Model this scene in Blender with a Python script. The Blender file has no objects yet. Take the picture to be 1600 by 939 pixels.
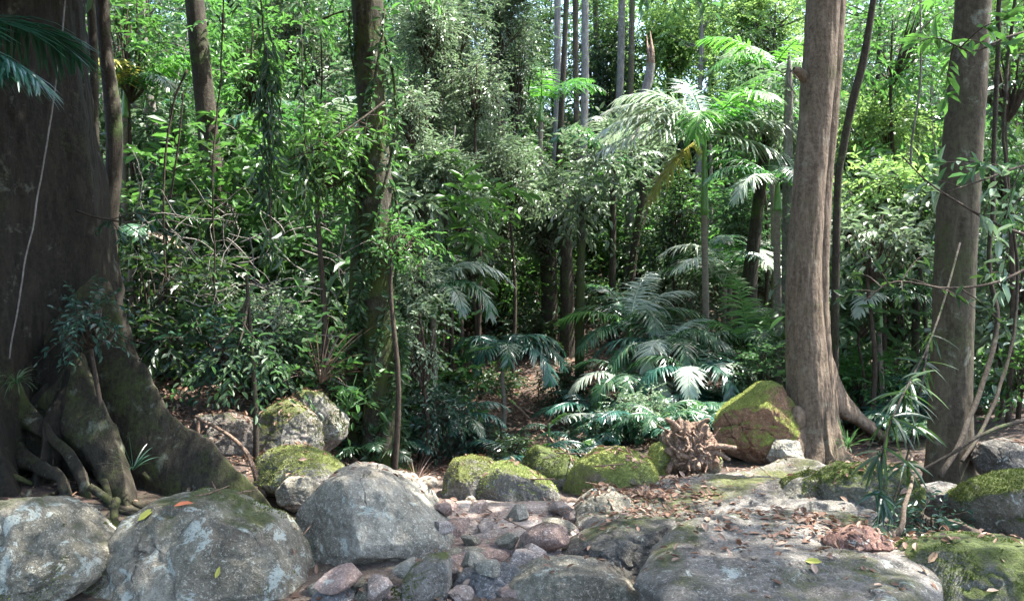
import bpy, math, random
import numpy as np
from mathutils import Vector, Matrix
from mathutils.bvhtree import BVHTree

C = bpy.context.scene
COL = C.collection
R = math.radians
PI = math.pi
F = 1300.0            # focal length in pixels of the 1600 px wide photograph
CAMZ = 1.5
CX, CY = 800.0, 469.5

# ------------------------------------------------------------------ camera, sky, sun, exposure
cam = bpy.data.cameras.new('camera')
cam.sensor_width = 36.0
cam.lens = 36.0 * F / 1600.0
cam.clip_start = 0.05
cam.clip_end = 1000
camo = bpy.data.objects.new('camera', cam)
COL.objects.link(camo)
camo.location = (0, 0, CAMZ)
camo.rotation_euler = (R(90), 0, 0)
C.camera = camo

SUN_EL, SUN_AZ = R(64), R(76)        # azimuth measured from +Y towards +X
w = bpy.data.worlds.new('World')
C.world = w
w.use_nodes = True
nt = w.node_tree
bg = nt.nodes['Background']
sky = nt.nodes.new('ShaderNodeTexSky')
sky.sky_type = 'NISHITA'
sky.sun_disc = False
sky.sun_elevation = SUN_EL
sky.sun_rotation = SUN_AZ
sky.dust_density = 2.5
nt.links.new(sky.outputs[0], bg.inputs[0])
bg.inputs[1].default_value = 0.15

sl = bpy.data.lights.new('sun', 'SUN')
sl.energy = 3.9
sl.angle = R(0.5)
sl.color = (1.0, 0.97, 0.91)
so = bpy.data.objects.new('sun', sl)
COL.objects.link(so)
sd = Vector((math.sin(SUN_AZ) * math.cos(SUN_EL), math.cos(SUN_AZ) * math.cos(SUN_EL), math.sin(SUN_EL)))
so.rotation_euler = sd.to_track_quat('Z', 'Y').to_euler()
so.location = (0, 0, 30)

C.view_settings.view_transform = 'Standard'
C.view_settings.look = 'None'
C.view_settings.gamma = 1
C.view_settings.use_curve_mapping = False
C.view_settings.exposure = 2.68
C.render.engine = 'CYCLES'
cy = C.cycles
cy.use_denoising = True
cy.max_bounces = 6
cy.diffuse_bounces = 4
cy.glossy_bounces = 2
cy.transmission_bounces = 4
cy.transparent_max_bounces = 4
cy.caustics_reflective = False
cy.caustics_refractive = False
cy.sample_clamp_indirect = 6

HAZE = 0
# ------------------------------------------------------------------ numeric helpers
def at(px, py, Y):
    return np.array([(px - CX) / F * Y, Y, CAMZ - (py - CY) / F * Y])

def hash3(i, j, k, s):
    n = (i * 374761393 + j * 668265263 + k * 2147483647 + s * 1274126177) & 0x7fffffff
    n = ((n ^ (n >> 13)) * 1274126177) & 0x7fffffff
    n = (n ^ (n >> 16)) & 0xffff
    return n / 65535.0

def vnoise(P, s=0):
    P = np.asarray(P, float)
    i0 = np.floor(P).astype(np.int64)
    f = P - i0
    f = f * f * (3 - 2 * f)
    out = 0
    for a in (0, 1):
        for b in (0, 1):
            for c in (0, 1):
                wgt = (f[..., 0] if a else 1 - f[..., 0]) * (f[..., 1] if b else 1 - f[..., 1]) * (f[..., 2] if c else 1 - f[..., 2])
                out = out + wgt * hash3(i0[..., 0] + a, i0[..., 1] + b, i0[..., 2] + c, s)
    return out * 2 - 1

def fbm(P, o=4, s=0):
    P = np.asarray(P, float)
    r, a, t = 0, 1.0, 0
    for k in range(o):
        r = r + a * vnoise(P * (2.03 ** k) + 17.3 * k, s + k)
        t += a
        a *= 0.5
    return r / t

def sstep(x):
    x = np.clip(x, 0, 1)
    return x * x * (3 - 2 * x)

def unit(v):
    return v / np.maximum(np.linalg.norm(v, axis=-1, keepdims=True), 1e-9)

def ground_h(x, y):
    x = np.asarray(x, float); y = np.asarray(y, float)
    P = np.stack([x * 0.6, y * 0.6, x * 0], -1)
    h = 0.05 * fbm(P, 3, 5)
    P2 = np.stack([x * 0.13, y * 0.13, x * 0], -1)
    far = sstep((y - 11) / 12)
    h = h + far * 0.7 * fbm(P2, 2, 9)
    # left bank
    lb = sstep((-x - 1.0) / 2.6)
    h = h + lb * (0.22 + 0.36 * sstep((y - 6) / 3.5)) * sstep((y - 4) / 2)
    # right bank
    rb = sstep((x - 3.2) / 2.5)
    h = h + rb * 0.28 * sstep((y - 5) / 3)
    # shady hollow past the creek pool
    hol = sstep((2.2 - abs(x + 0.4)) / 1.4) * sstep((y - 6.9) / 1.0) * sstep((12.5 - y) / 2)
    h = h - 0.30 * hol
    # hillside
    start = 12.0
    t = np.maximum(y - start, 0)
    hill = 0.50 * (np.sqrt(t * t + 4) - 2)
    hill = 22 * (1 - np.exp(-hill / 22))
    back = np.maximum(-y - 3, 0)
    return h + hill + 6 * (1 - np.exp(-back * 0.02))

def gh(x, y):
    return float(ground_h(np.array([x]), np.array([y]))[0])

class MB:
    def __init__(self):
        self.V = []; self.Q = []; self.T = []; self.n = 0
    def add(self, V, Q=None, T=None):
        V = np.asarray(V, float).reshape(-1, 3)
        self.V.append(V)
        if Q is not None and len(Q): self.Q.append(np.asarray(Q, np.int64).reshape(-1, 4) + self.n)
        if T is not None and len(T): self.T.append(np.asarray(T, np.int64).reshape(-1, 3) + self.n)
        self.n += len(V)
    def mesh(self, name, mat, smooth=True):
        me = bpy.data.meshes.new(name)
        V = np.concatenate(self.V)
        Q = np.concatenate(self.Q) if self.Q else np.zeros((0, 4), np.int64)
        T = np.concatenate(self.T) if self.T else np.zeros((0, 3), np.int64)
        me.vertices.add(len(V))
        me.vertices.foreach_set('co', V.astype(np.float32).ravel())
        L = np.concatenate([Q.ravel(), T.ravel()]).astype(np.int32)
        me.loops.add(len(L))
        me.loops.foreach_set('vertex_index', L)
        st = np.concatenate([np.arange(len(Q)) * 4, len(Q) * 4 + np.arange(len(T)) * 3]).astype(np.int32)
        me.polygons.add(len(st))
        me.polygons.foreach_set('loop_start', st)
        me.update(calc_edges=True)
        me.polygons.foreach_set('use_smooth', np.full(len(st), smooth))
        me.materials.append(mat)
        me.validate()
        return me

def link(name, me, parent=None, loc=(0, 0, 0)):
    o = bpy.data.objects.new(name, me)
    COL.objects.link(o)
    o.location = loc
    if parent is not None: o.parent = parent
    return o

def tag(o, label, cat, group=None, kind=None):
    if label: o['label'] = label
    if cat: o['category'] = cat
    if group: o['group'] = group
    if kind: o['kind'] = kind
    return o

def thing(name, label, cat, loc=(0, 0, 0), group=None, rz=0, sc=1):
    o = bpy.data.objects.new(name, None)
    COL.objects.link(o)
    o.empty_display_size = 0.1
    o.location = loc
    o.rotation_euler = (0, 0, rz)
    o.scale = (sc, sc, sc)
    return tag(o, label, cat, group)

def dup(root, loc, rz, sc, label, group=None):
    r = root.copy(); COL.objects.link(r)
    r.location = loc; r.rotation_euler = (0, 0, rz); r.scale = (sc, sc, sc)
    r['label'] = label
    if group: r['group'] = group
    for ch in KIDS[root.name]:
        c = ch.copy(); COL.objects.link(c); c.parent = r
    return r
KIDS = {}

def tube(mb, P, rad, n=8, amp=0, freq=4, seed=0, cap=True, squash=None):
    P = np.asarray(P, float); rad = np.asarray(rad, float)
    m = len(P)
    T = unit(np.gradient(P, axis=0))
    up = np.array([0, 1.0, 0]) if abs(T[0][1]) < 0.9 else np.array([1.0, 0, 0])
    V = []
    a = np.arange(n) * 2 * PI / n
    u = unit(np.cross(T[0], up))
    for i in range(m):
        u = unit(u - T[i] * np.dot(u, T[i]))
        v = np.cross(T[i], u)
        r = rad[i]
        ring = np.cos(a)[:, None] * u + np.sin(a)[:, None] * v
        V.append(P[i] + ring * r)
    V = np.array(V)
    if amp:
        C0 = P[:, None, :]
        d = V - C0
        nz = fbm(V * freq, 3, seed)
        V = C0 + d * (1 + amp * nz[..., None])
    idx = np.arange(m * n).reshape(m, n)
    q = np.stack([idx[:-1], np.roll(idx[:-1], -1, 1), np.roll(idx[1:], -1, 1), idx[1:]], -1).reshape(-1, 4)
    V = V.reshape(-1, 3)
    tr = []
    if cap:
        V = np.vstack([V, P[-1] + T[-1] * rad[-1] * 0.6, P[0] - T[0] * rad[0] * 0.3])
        e = m * n
        for j in range(n):
            tr.append([idx[-1][j], idx[-1][(j + 1) % n], e])
            tr.append([idx[0][(j + 1) % n], idx[0][j], e + 1])
    mb.add(V, q, tr)

def smooth_path(pts, step=0.1):
    """Catmull-Rom through points with any number of columns."""
    pts = np.asarray(pts, float)
    P = np.vstack([2 * pts[0] - pts[1], pts, 2 * pts[-1] - pts[-2]])
    out = []
    for i in range(1, len(P) - 2):
        L = np.linalg.norm(P[i + 1][:3] - P[i][:3])
        k = max(2, int(L / step))
        t = np.arange(k)[:, None] / k
        a, b, c, d = P[i - 1], P[i], P[i + 1], P[i + 2]
        out.append(0.5 * (2 * b + (c - a) * t + (2 * a - 5 * b + 4 * c - d) * t ** 2 + (3 * b - a - 3 * c + d) * t ** 3))
    out.append(pts[-1:])
    return np.vstack(out)

def leaves(mb, P, D, N, L, W, fold=0.25, curl=0.15):
    """pointed folded leaf blades, two quads each"""
    n = len(P)
    D = unit(D)
    N = unit(N - D * np.sum(N * D, -1, keepdims=True))
    S = np.cross(D, N)
    L = np.broadcast_to(np.asarray(L, float), (n,))[:, None]
    W = np.broadcast_to(np.asarray(W, float), (n,))[:, None]
    c = np.broadcast_to(np.asarray(curl, float), (n,))[:, None]
    v0 = P
    up = N * W * fold
    v1 = P + D * L * 0.30 + S * W * 0.45 + up - N * L * c * 0.1
    v2 = P + D * L * 0.70 + S * W * 0.38 + up - N * L * c * 0.45
    v3 = P + D * L - N * L * c
    v4 = P + D * L * 0.70 - S * W * 0.38 + up - N * L * c * 0.45
    v5 = P + D * L * 0.30 - S * W * 0.45 + up - N * L * c * 0.1
    V = np.stack([v0, v1, v2, v3, v4, v5], 1).reshape(-1, 3)
    b = np.arange(n)[:, None] * 6
    Q = np.concatenate([b + np.array([[0, 1, 2, 3]]), b + np.array([[0, 3, 4, 5]])])
    mb.add(V, Q)

def foliage(mb, rng, cen, rad, n, leaf=0.1, wid=0.4, k=9, slen=0.35, droop=0.3, gap=-0.25, gfreq=1.3, twig=None, hang=0.25, shell=0.45, tilt=0.5):
    cen = np.asarray(cen, float); rad = np.asarray(rad, float)
    u = unit(rng.normal(size=(n, 3)))
    rr = rng.random(n) ** shell
    pos = cen + u * (rr * (1 + 0.35 * vnoise(u * 2.2 + cen, 3)))[:, None] * rad
    keep = vnoise(pos * gfreq / max(0.4, rad.mean() * 0.8), 7) > gap
    pos = pos[keep]; u = u[keep]; n = len(pos)
    if n == 0: return
    s = unit(u * 0.8 + rng.normal(size=(n, 3)) * 0.45 + np.array([0, 0, 0.05]))
    sl = slen * (0.6 + 0.8 * rng.random(n))
    t = (np.arange(k) + 0.6) / k
    pts = pos[:, None, :] + s[:, None, :] * (sl[:, None] * t[None])[..., None]
    pts[..., 2] -= droop * sl[:, None] * t[None] ** 2
    side = unit(np.cross(s, np.array([0, 0, 1.0])))[:, None, :] * np.where(np.arange(k) % 2, 1.0, -1.0)[None, :, None]
    side[:, -1] *= 0.1
    D = s[:, None, :] * 0.65 + side * 0.85 + rng.normal(size=(n, k, 3)) * 0.25 + np.array([0, 0, -hang])
    N = np.array([0, 0, 1.0]) + rng.normal(size=(n, k, 3)) * tilt
    L = leaf * (0.55 + 0.7 * rng.random((n, k)))
    leaves(mb, pts.reshape(-1, 3), D.reshape(-1, 3), N.reshape(-1, 3), L.ravel(), L.ravel() * wid, 0.25, 0.05 + 0.25 * rng.random(n * k))
    if twig is not None:
        a = pos; b = pts[:, -1]
        d = unit(b - a); q = unit(np.cross(d, np.array([0, 0, 1.0]))); r2 = np.cross(d, q)
        w_ = 0.003 + 0.0 * sl[:, None]
        ring = [a + q * w_, a - q * w_ * .5 + r2 * w_, a - q * w_ * .5 - r2 * w_, b + q * w_ * .5, b - q * w_ * .3 + r2 * w_ * .5, b - q * w_ * .3 - r2 * w_ * .5]
        V = np.stack(ring, 1).reshape(-1, 3)
        bb = np.arange(n)[:, None] * 6
        twig.add(V, np.concatenate([bb + np.array([[0, 1, 4, 3]]), bb + np.array([[1, 2, 5, 4]]), bb + np.array([[2, 0, 3, 5]])]))

# ------------------------------------------------------------------ materials
def newmat(name):
    m = bpy.data.materials.new(name)
    m.use_nodes = True
    t = m.node_tree
    b = t.nodes['Principled BSDF']
    return m, t, b

def nd(t, typ, **kw):
    n = t.nodes.new(typ)
    for k, v in kw.items():
        if k in n.inputs.keys(): n.inputs[k].default_value = v
        else: setattr(n, k, v)
    return n

def ramp(t, fac, stops, interp='LINEAR'):
    n = t.nodes.new('ShaderNodeValToRGB')
    n.color_ramp.interpolation = interp
    cr = n.color_ramp
    while len(cr.elements) > 1: cr.elements.remove(cr.elements[0])
    cr.elements[0].position = stops[0][0]; cr.elements[0].color = (*stops[0][1], 1)
    for p, c in stops[1:]:
        e = cr.elements.new(p); e.color = (*c, 1)
    t.links.new(fac, n.inputs[0])
    return n.outputs[0]

def grey(v): return (v, v, v)

def mix(t, f, a, b):
    n = t.nodes.new('ShaderNodeMix'); n.data_type = 'RGBA'
    for s, v in ((n.inputs[0], f), (n.inputs[6], a), (n.inputs[7], b)):
        if isinstance(v, (int, float)): s.default_value = v
        elif isinstance(v, tuple): s.default_value = (*v, 1)
        else: t.links.new(v, s)
    return n.outputs[2]

def math_(t, op, a, b=0.0, clamp=False):
    n = t.nodes.new('ShaderNodeMath'); n.operation = op; n.use_clamp = clamp
    for s, v in ((n.inputs[0], a), (n.inputs[1], b)):
        if isinstance(v, (int, float)): s.default_value = v
        else: t.links.new(v, s)
    return n.outputs[0]

def noise(t, vec, scale, detail=4, rough=0.6, dist=0):
    n = t.nodes.new('ShaderNodeTexNoise')
    n.inputs['Scale'].default_value = scale
    n.inputs['Detail'].default_value = detail
    n.inputs['Roughness'].default_value = rough
    n.inputs['Distortion'].default_value = dist
    if vec is not None: t.links.new(vec, n.inputs['Vector'])
    return n.outputs['Fac']

def leafmat(name, cols, trans, rough=0.38, tfac=0.3, spec=0.5):
    m, t, b = newmat(name)
    geo = t.nodes.new('ShaderNodeNewGeometry')
    tc = t.nodes.new('ShaderNodeTexCoord')
    oi = t.nodes.new('ShaderNodeObjectInfo')
    f = math_(t, 'ADD', math_(t, 'MULTIPLY', geo.outputs['Random Per Island'], 0.7), math_(t, 'MULTIPLY', noise(t, tc.outputs['Object'], 1.1, 2), 0.5))
    k = len(cols)
    c = ramp(t, math_(t, 'MULTIPLY', f, 0.85), [(i / (k - 1), cols[i]) for i in range(k)])
    hs = t.nodes.new('ShaderNodeHueSaturation')
    t.links.new(math_(t, 'ADD', math_(t, 'MULTIPLY', oi.outputs['Random'], 0.03), 0.485), hs.inputs['Hue'])
    t.links.new(math_(t, 'ADD', math_(t, 'MULTIPLY', oi.outputs['Random'], 0.4), 0.8), hs.inputs['Value'])
    t.links.new(c, hs.inputs['Color'])
    c = hs.outputs[0]
    t.links.new(c, b.inputs['Base Color'])
    b.inputs['Roughness'].default_value = rough
    b.inputs['Specular IOR Level'].default_value = spec
    tr = t.nodes.new('ShaderNodeBsdfTranslucent')
    t.links.new(mix(t, 0.6, c, trans), tr.inputs['Color'])
    mx = t.nodes.new('ShaderNodeMixShader')
    mx.inputs[0].default_value = tfac
    t.links.new(b.outputs[0], mx.inputs[1]); t.links.new(tr.outputs[0], mx.inputs[2])
    t.links.new(mx.outputs[0], t.nodes['Material Output'].inputs['Surface'])
    return m

M = {}
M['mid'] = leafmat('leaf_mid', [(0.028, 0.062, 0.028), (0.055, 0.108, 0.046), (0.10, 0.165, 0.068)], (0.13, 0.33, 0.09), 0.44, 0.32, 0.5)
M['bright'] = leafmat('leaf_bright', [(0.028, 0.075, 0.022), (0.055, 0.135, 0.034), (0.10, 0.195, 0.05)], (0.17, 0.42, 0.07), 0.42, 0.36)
M['sun'] = leafmat('leaf_sunlit_yellow_green', [(0.07, 0.14, 0.04), (0.13, 0.22, 0.07), (0.22, 0.31, 0.11)], (0.38, 0.62, 0.14), 0.42, 0.42)  # yellow-green leaf with sunlit brightness put into its colour
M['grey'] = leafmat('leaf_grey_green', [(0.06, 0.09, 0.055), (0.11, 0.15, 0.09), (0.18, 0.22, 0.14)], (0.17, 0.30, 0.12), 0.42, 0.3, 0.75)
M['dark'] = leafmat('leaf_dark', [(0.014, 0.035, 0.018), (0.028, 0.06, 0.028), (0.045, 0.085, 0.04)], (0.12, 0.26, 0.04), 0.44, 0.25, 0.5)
M['blue'] = leafmat('leaf_blue_green', [(0.012, 0.035, 0.024), (0.025, 0.06, 0.038), (0.04, 0.085, 0.05)], (0.06, 0.18, 0.08), 0.33, 0.2)
M['pale'] = leafmat('leaf_pale_glossy', [(0.09, 0.14, 0.085), (0.16, 0.22, 0.14), (0.25, 0.31, 0.21)], (0.25, 0.40, 0.17), 0.42, 0.3, 0.75)
M['frond'] = leafmat('palm_leaflet', [(0.02, 0.065, 0.035), (0.04, 0.10, 0.05), (0.065, 0.135, 0.07), (0.16, 0.13, 0.07)], (0.14, 0.48, 0.05), 0.27, 0.30, 0.8)
M['frond_blue'] = leafmat('palm_leaflet_blue', [(0.014, 0.06, 0.045), (0.03, 0.09, 0.065), (0.04, 0.12, 0.08)], (0.06, 0.3, 0.10), 0.3, 0.22, 0.7)
M['frond_glare'] = leafmat('palm_leaflet_glare', [(0.22, 0.29, 0.22), (0.32, 0.38, 0.30), (0.40, 0.44, 0.36), (0.42, 0.36, 0.26)], (0.4, 0.6, 0.3), 0.28, 0.25, 1.0)  # whitish sun glare of the leaflets put into the base colour
M['frond_green'] = leafmat('palm_leaflet_bright', [(0.04, 0.13, 0.025), (0.07, 0.19, 0.035), (0.11, 0.25, 0.05), (0.2, 0.16, 0.06)], (0.18, 0.55, 0.05), 0.36, 0.4)
M['frond_yellow'] = leafmat('palm_leaflet_yellowing', [(0.2, 0.2, 0.04), (0.32, 0.3, 0.05), (0.4, 0.36, 0.08)], (0.5, 0.5, 0.06), 0.4, 0.3)
M['frond_dry'] = leafmat('palm_leaflet_dry', [(0.22, 0.14, 0.10), (0.34, 0.25, 0.19), (0.45, 0.35, 0.28)], (0.4, 0.28, 0.18), 0.7, 0.15, 0.3)
M['litter'] = leafmat('fallen_leaf', [(0.06, 0.032, 0.02), (0.14, 0.075, 0.045), (0.25, 0.16, 0.11), (0.45, 0.36, 0.28)], (0.3, 0.16, 0.08), 0.65, 0.1, 0.3)
M['yellow_leaf'] = leafmat('yellow_leaf', [(0.35, 0.38, 0.06), (0.5, 0.5, 0.1)], (0.5, 0.5, 0.1), 0.5, 0.15)
M['red_leaf'] = leafmat('red_leaf', [(0.35, 0.07, 0.04), (0.5, 0.14, 0.08)], (0.4, 0.1, 0.05), 0.5, 0.15)

M['moss_y'] = leafmat('moss_yellow_green', [(0.12, 0.12, 0.04), (0.27, 0.29, 0.09), (0.40, 0.43, 0.17)], (0.3, 0.4, 0.06), 0.8, 0.15, 0.2)
M['moss_g'] = leafmat('moss_green', [(0.05, 0.05, 0.018), (0.085, 0.105, 0.024), (0.15, 0.18, 0.04)], (0.15, 0.25, 0.03), 0.8, 0.15, 0.2)

def barkmat(name, c1, c2, c3, moss=0.3, mosscol=(0.07, 0.10, 0.02), lichen=0.2, scale=1.0, bump=0.5, stretch=0.22):
    m, t, b = newmat(name)
    tc = t.nodes.new('ShaderNodeTexCoord')
    mp = t.nodes.new('ShaderNodeMapping')
    mp.inputs['Scale'].default_value = (scale, scale, scale * stretch)
    t.links.new(tc.outputs['Object'], mp.inputs[0])
    v = mp.outputs[0]
    n1 = noise(t, v, 16, 8, 0.7, 0.6)
    n2 = noise(t, tc.outputs['Object'], 2.3 * scale, 5, 0.6)
    n3 = noise(t, v, 60, 4, 0.7)
    n4 = noise(t, tc.outputs['Object'], 30 * scale, 5, 0.75)
    c = ramp(t, n1, [(0.32, c1), (0.5, c2), (0.68, c3)])
    c = mix(t, math_(t, 'MULTIPLY', ramp(t, n4, [(0.42, grey(0)), (0.62, grey(1))]), 0.35), c, tuple(min(1, x * 1.5) for x in c3))
    lm = ramp(t, noise(t, tc.outputs['Object'], 5.5 * scale, 6, 0.72, 0.3), [(0.60 - 0.12 * lichen, grey(0)), (0.68 - 0.1 * lichen, grey(1))])
    c = mix(t, math_(t, 'MULTIPLY', lm, min(0.8, lichen * 1.6)), c, (0.30, 0.32, 0.25))
    mm = ramp(t, math_(t, 'ADD', math_(t, 'MULTIPLY', n2, 0.7), math_(t, 'MULTIPLY', n4, 0.3)), [(0.62 - 0.25 * moss, grey(0)), (0.72 - 0.25 * moss, grey(1))])
    mc = mix(t, n4, tuple(x * 0.5 for x in mosscol), tuple(x * 1.6 for x in mosscol))
    c = mix(t, math_(t, 'MULTIPLY', mm, min(1, 0.5 + moss * 0.7)), c, mc)
    t.links.new(c, b.inputs['Base Color'])
    b.inputs['Roughness'].default_value = 0.9
    b.inputs['Specular IOR Level'].default_value = 0.25
    h = math_(t, 'ADD', math_(t, 'ADD', math_(t, 'MULTIPLY', n1, 1.0), math_(t, 'MULTIPLY', n3, 0.3)), math_(t, 'MULTIPLY', n4, 0.5))
    bp = t.nodes.new('ShaderNodeBump'); bp.inputs['Strength'].default_value = bump; bp.inputs['Distance'].default_value = 0.04
    t.links.new(h, bp.inputs['Height']); t.links.new(bp.outputs[0], b.inputs['Normal'])
    return m

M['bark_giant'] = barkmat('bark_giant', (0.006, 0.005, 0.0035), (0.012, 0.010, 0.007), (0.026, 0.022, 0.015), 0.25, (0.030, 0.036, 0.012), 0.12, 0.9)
M['bark_root'] = barkmat('bark_root', (0.012, 0.010, 0.007), (0.026, 0.021, 0.014), (0.05, 0.042, 0.03), 0.55, (0.045, 0.052, 0.016), 0.25, 1.0)
M['bark_mossy'] = barkmat('bark_mossy', (0.015, 0.012, 0.008), (0.035, 0.03, 0.02), (0.08, 0.072, 0.052), 0.7, (0.045, 0.058, 0.014), 0.25, 1.0)
M['bark_red'] = barkmat('bark_red_brown', (0.055, 0.039, 0.027), (0.12, 0.088, 0.062), (0.22, 0.17, 0.125), 0.3, (0.085, 0.08, 0.035), 0.2, 1.0, 0.7)
M['bark_olive'] = barkmat('bark_olive', (0.026, 0.020, 0.013), (0.052, 0.041, 0.027), (0.095, 0.078, 0.054), 0.5, (0.05, 0.055, 0.022), 0.25, 0.8, 0.35)
M['bark_dark'] = barkmat('bark_dark', (0.016, 0.012, 0.008), (0.032, 0.025, 0.018), (0.06, 0.05, 0.038), 0.4, (0.05, 0.08, 0.02), 0.1, 1.4)
M['bark_grey'] = barkmat('bark_grey', (0.07, 0.06, 0.05), (0.14, 0.125, 0.11), (0.24, 0.22, 0.20), 0.15, (0.10, 0.13, 0.04), 0.35, 1.3)
M['twig'] = barkmat('twig', (0.02, 0.014, 0.01), (0.045, 0.033, 0.024), (0.09, 0.068, 0.05), 0.1, (0.05, 0.08, 0.02), 0.1, 3)
M['dead_wood'] = barkmat('dead_wood', (0.05, 0.027, 0.017), (0.17, 0.102, 0.068), (0.38, 0.28, 0.21), 0.0, (0.1, 0.1, 0.03), 0.1, 2.2, 0.8, 0.5)
M['palm_trunk'] = barkmat('palm_trunk_bark', (0.11, 0.09, 0.07), (0.17, 0.14, 0.11), (0.25, 0.21, 0.17), 0.1, (0.08, 0.1, 0.03), 0.3, 1.0, 0.3, 5)
m, t, b = newmat('crownshaft_green'); b.inputs['Base Color'].default_value = (0.10, 0.22, 0.05, 1); b.inputs['Roughness'].default_value = 0.4
n_ = noise(t, None, 12, 4); t.links.new(ramp(t, n_, [(0.3, (0.06, 0.16, 0.03)), (0.7, (0.16, 0.28, 0.08))]), b.inputs['Base Color']); M['shaft'] = m

def rockmat(name, base, dark, light, moss=0.3, mosscol=(0.10, 0.14, 0.02), lichen=0.3, warm=(0.30, 0.17, 0.12), warmf=0.15, sc=1.0, under=0.0):
    m, t, b = newmat(name)
    tc = t.nodes.new('ShaderNodeTexCoord')
    oi = t.nodes.new('ShaderNodeObjectInfo')
    vm = t.nodes.new('ShaderNodeVectorMath'); vm.operation = 'ADD'
    geo = t.nodes.new('ShaderNodeNewGeometry')
    t.links.new(geo.outputs['Position'], vm.inputs[0])
    v = vm.outputs[0]
    n1 = noise(t, v, 3.2 * sc, 8, 0.68, 0.4)
    n2 = noise(t, v, 22 * sc, 8, 0.75)
    n3 = noise(t, v, 90 * sc, 4, 0.75)
    n5 = noise(t, v, 7 * sc, 6, 0.75, 0.5)
    c = ramp(t, n1, [(0.34, dark), (0.5, base), (0.68, light)])
    c = mix(t, ramp(t, n2, [(0.40, grey(0.55)), (0.6, grey(0))]), c, tuple(x * 0.5 for x in dark))
    c = mix(t, ramp(t, n3, [(0.55, grey(0)), (0.68, grey(0.5))]), c, tuple(min(1, x * 1.5) for x in light))
    c = mix(t, math_(t, 'MULTIPLY', ramp(t, noise(t, v, 1.7 * sc, 4), [(0.5, grey(0)), (0.7, grey(1))]), warmf), c, warm)
    lm = ramp(t, n5, [(0.635 - 0.1 * lichen, grey(0)), (0.66 - 0.09 * lichen, grey(1))])
    c = mix(t, math_(t, 'MULTIPLY', lm, 0.75), c, (0.48, 0.52, 0.46))
    wv = t.nodes.new('ShaderNodeVectorMath'); wv.operation = 'ADD'
    nw = t.nodes.new('ShaderNodeTexNoise'); nw.inputs['Scale'].default_value = 2.5; nw.inputs['Detail'].default_value = 6; t.links.new(v, nw.inputs['Vector'])
    sc_ = t.nodes.new('ShaderNodeVectorMath'); sc_.operation = 'SCALE'; sc_.inputs['Scale'].default_value = 0.5
    t.links.new(nw.outputs['Color'], sc_.inputs[0]); t.links.new(v, wv.inputs[0]); t.links.new(sc_.outputs[0], wv.inputs[1])
    ve = t.nodes.new('ShaderNodeTexVoronoi'); ve.feature = 'DISTANCE_TO_EDGE'; ve.inputs['Scale'].default_value = 2.1 * sc; t.links.new(wv.outputs[0], ve.inputs['Vector'])
    crk = ramp(t, ve.outputs['Distance'], [(0.0, grey(1)), (0.022, grey(0))])
    crk = math_(t, 'MULTIPLY', crk, ramp(t, noise(t, v, 1.7, 3), [(0.56, grey(0)), (0.64, grey(1))]))
    c = mix(t, math_(t, 'MULTIPLY', crk, 0.6), c, tuple(x * 0.25 for x in dark))
    vp = t.nodes.new('ShaderNodeTexVoronoi'); vp.inputs['Scale'].default_value = 75 * sc; t.links.new(v, vp.inputs['Vector'])
    pit = ramp(t, vp.outputs['Distance'], [(0.10, grey(1)), (0.24, grey(0))])
    c = mix(t, math_(t, 'MULTIPLY', pit, 0.5), c, tuple(x * 0.45 for x in dark))
    n6 = noise(t, v, 48 * sc, 3, 0.9)
    c = mix(t, ramp(t, n6, [(0.585, grey(0)), (0.61, grey(0.75))]), c, tuple(min(1, x * 1.35) for x in light))
    # moss where the stone faces up, in patches
    sx = t.nodes.new('ShaderNodeSeparateXYZ'); t.links.new(geo.outputs['Normal'], sx.inputs[0])
    up = math_(t, 'MULTIPLY', sx.outputs['Z'], 0.22)
    f = math_(t, 'ADD', math_(t, 'ADD', math_(t, 'MULTIPLY', noise(t, v, 2.1 * sc, 6, 0.65, 0.3), 0.75), math_(t, 'MULTIPLY', n2, 0.25)), up)
    mm = ramp(t, f, [(0.78 - 0.42 * moss, grey(0)), (0.88 - 0.42 * moss, grey(1))])
    mc = ramp(t, noise(t, v, 35 * sc, 6, 0.8), [(0.33, tuple(x * 0.45 for x in mosscol)), (0.5, mosscol), (0.68, tuple(x * 1.7 for x in mosscol))])
    c = mix(t, math_(t, 'MULTIPLY', mm, 0.92), c, mc)
    t.links.new(c, b.inputs['Base Color'])
    b.inputs['Roughness'].default_value = 0.85
    b.inputs['Specular IOR Level'].default_value = 0.3
    vo = t.nodes.new('ShaderNodeTexVoronoi'); vo.inputs['Scale'].default_value = 38 * sc; t.links.new(v, vo.inputs['Vector'])
    h = math_(t, 'ADD', math_(t, 'ADD', math_(t, 'MULTIPLY', n2, 0.9), math_(t, 'MULTIPLY', n3, 0.35)), math_(t, 'ADD', math_(t, 'MULTIPLY', n5, 1.2), math_(t, 'MULTIPLY', mm, math_(t, 'MULTIPLY', noise(t, v, 60, 5, 0.8), 0.7))))
    h = math_(t, 'ADD', h, math_(t, 'MULTIPLY', vo.outputs['Distance'], 0.25))
    h = math_(t, 'SUBTRACT', h, math_(t, 'ADD', math_(t, 'MULTIPLY', crk, 0.9), math_(t, 'MULTIPLY', pit, 0.35)))
    bp = t.nodes.new('ShaderNodeBump'); bp.inputs['Strength'].default_value = 0.9; bp.inputs['Distance'].default_value = 0.03
    t.links.new(h, bp.inputs['Height']); t.links.new(bp.outputs[0], b.inputs['Normal'])
    return m

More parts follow.
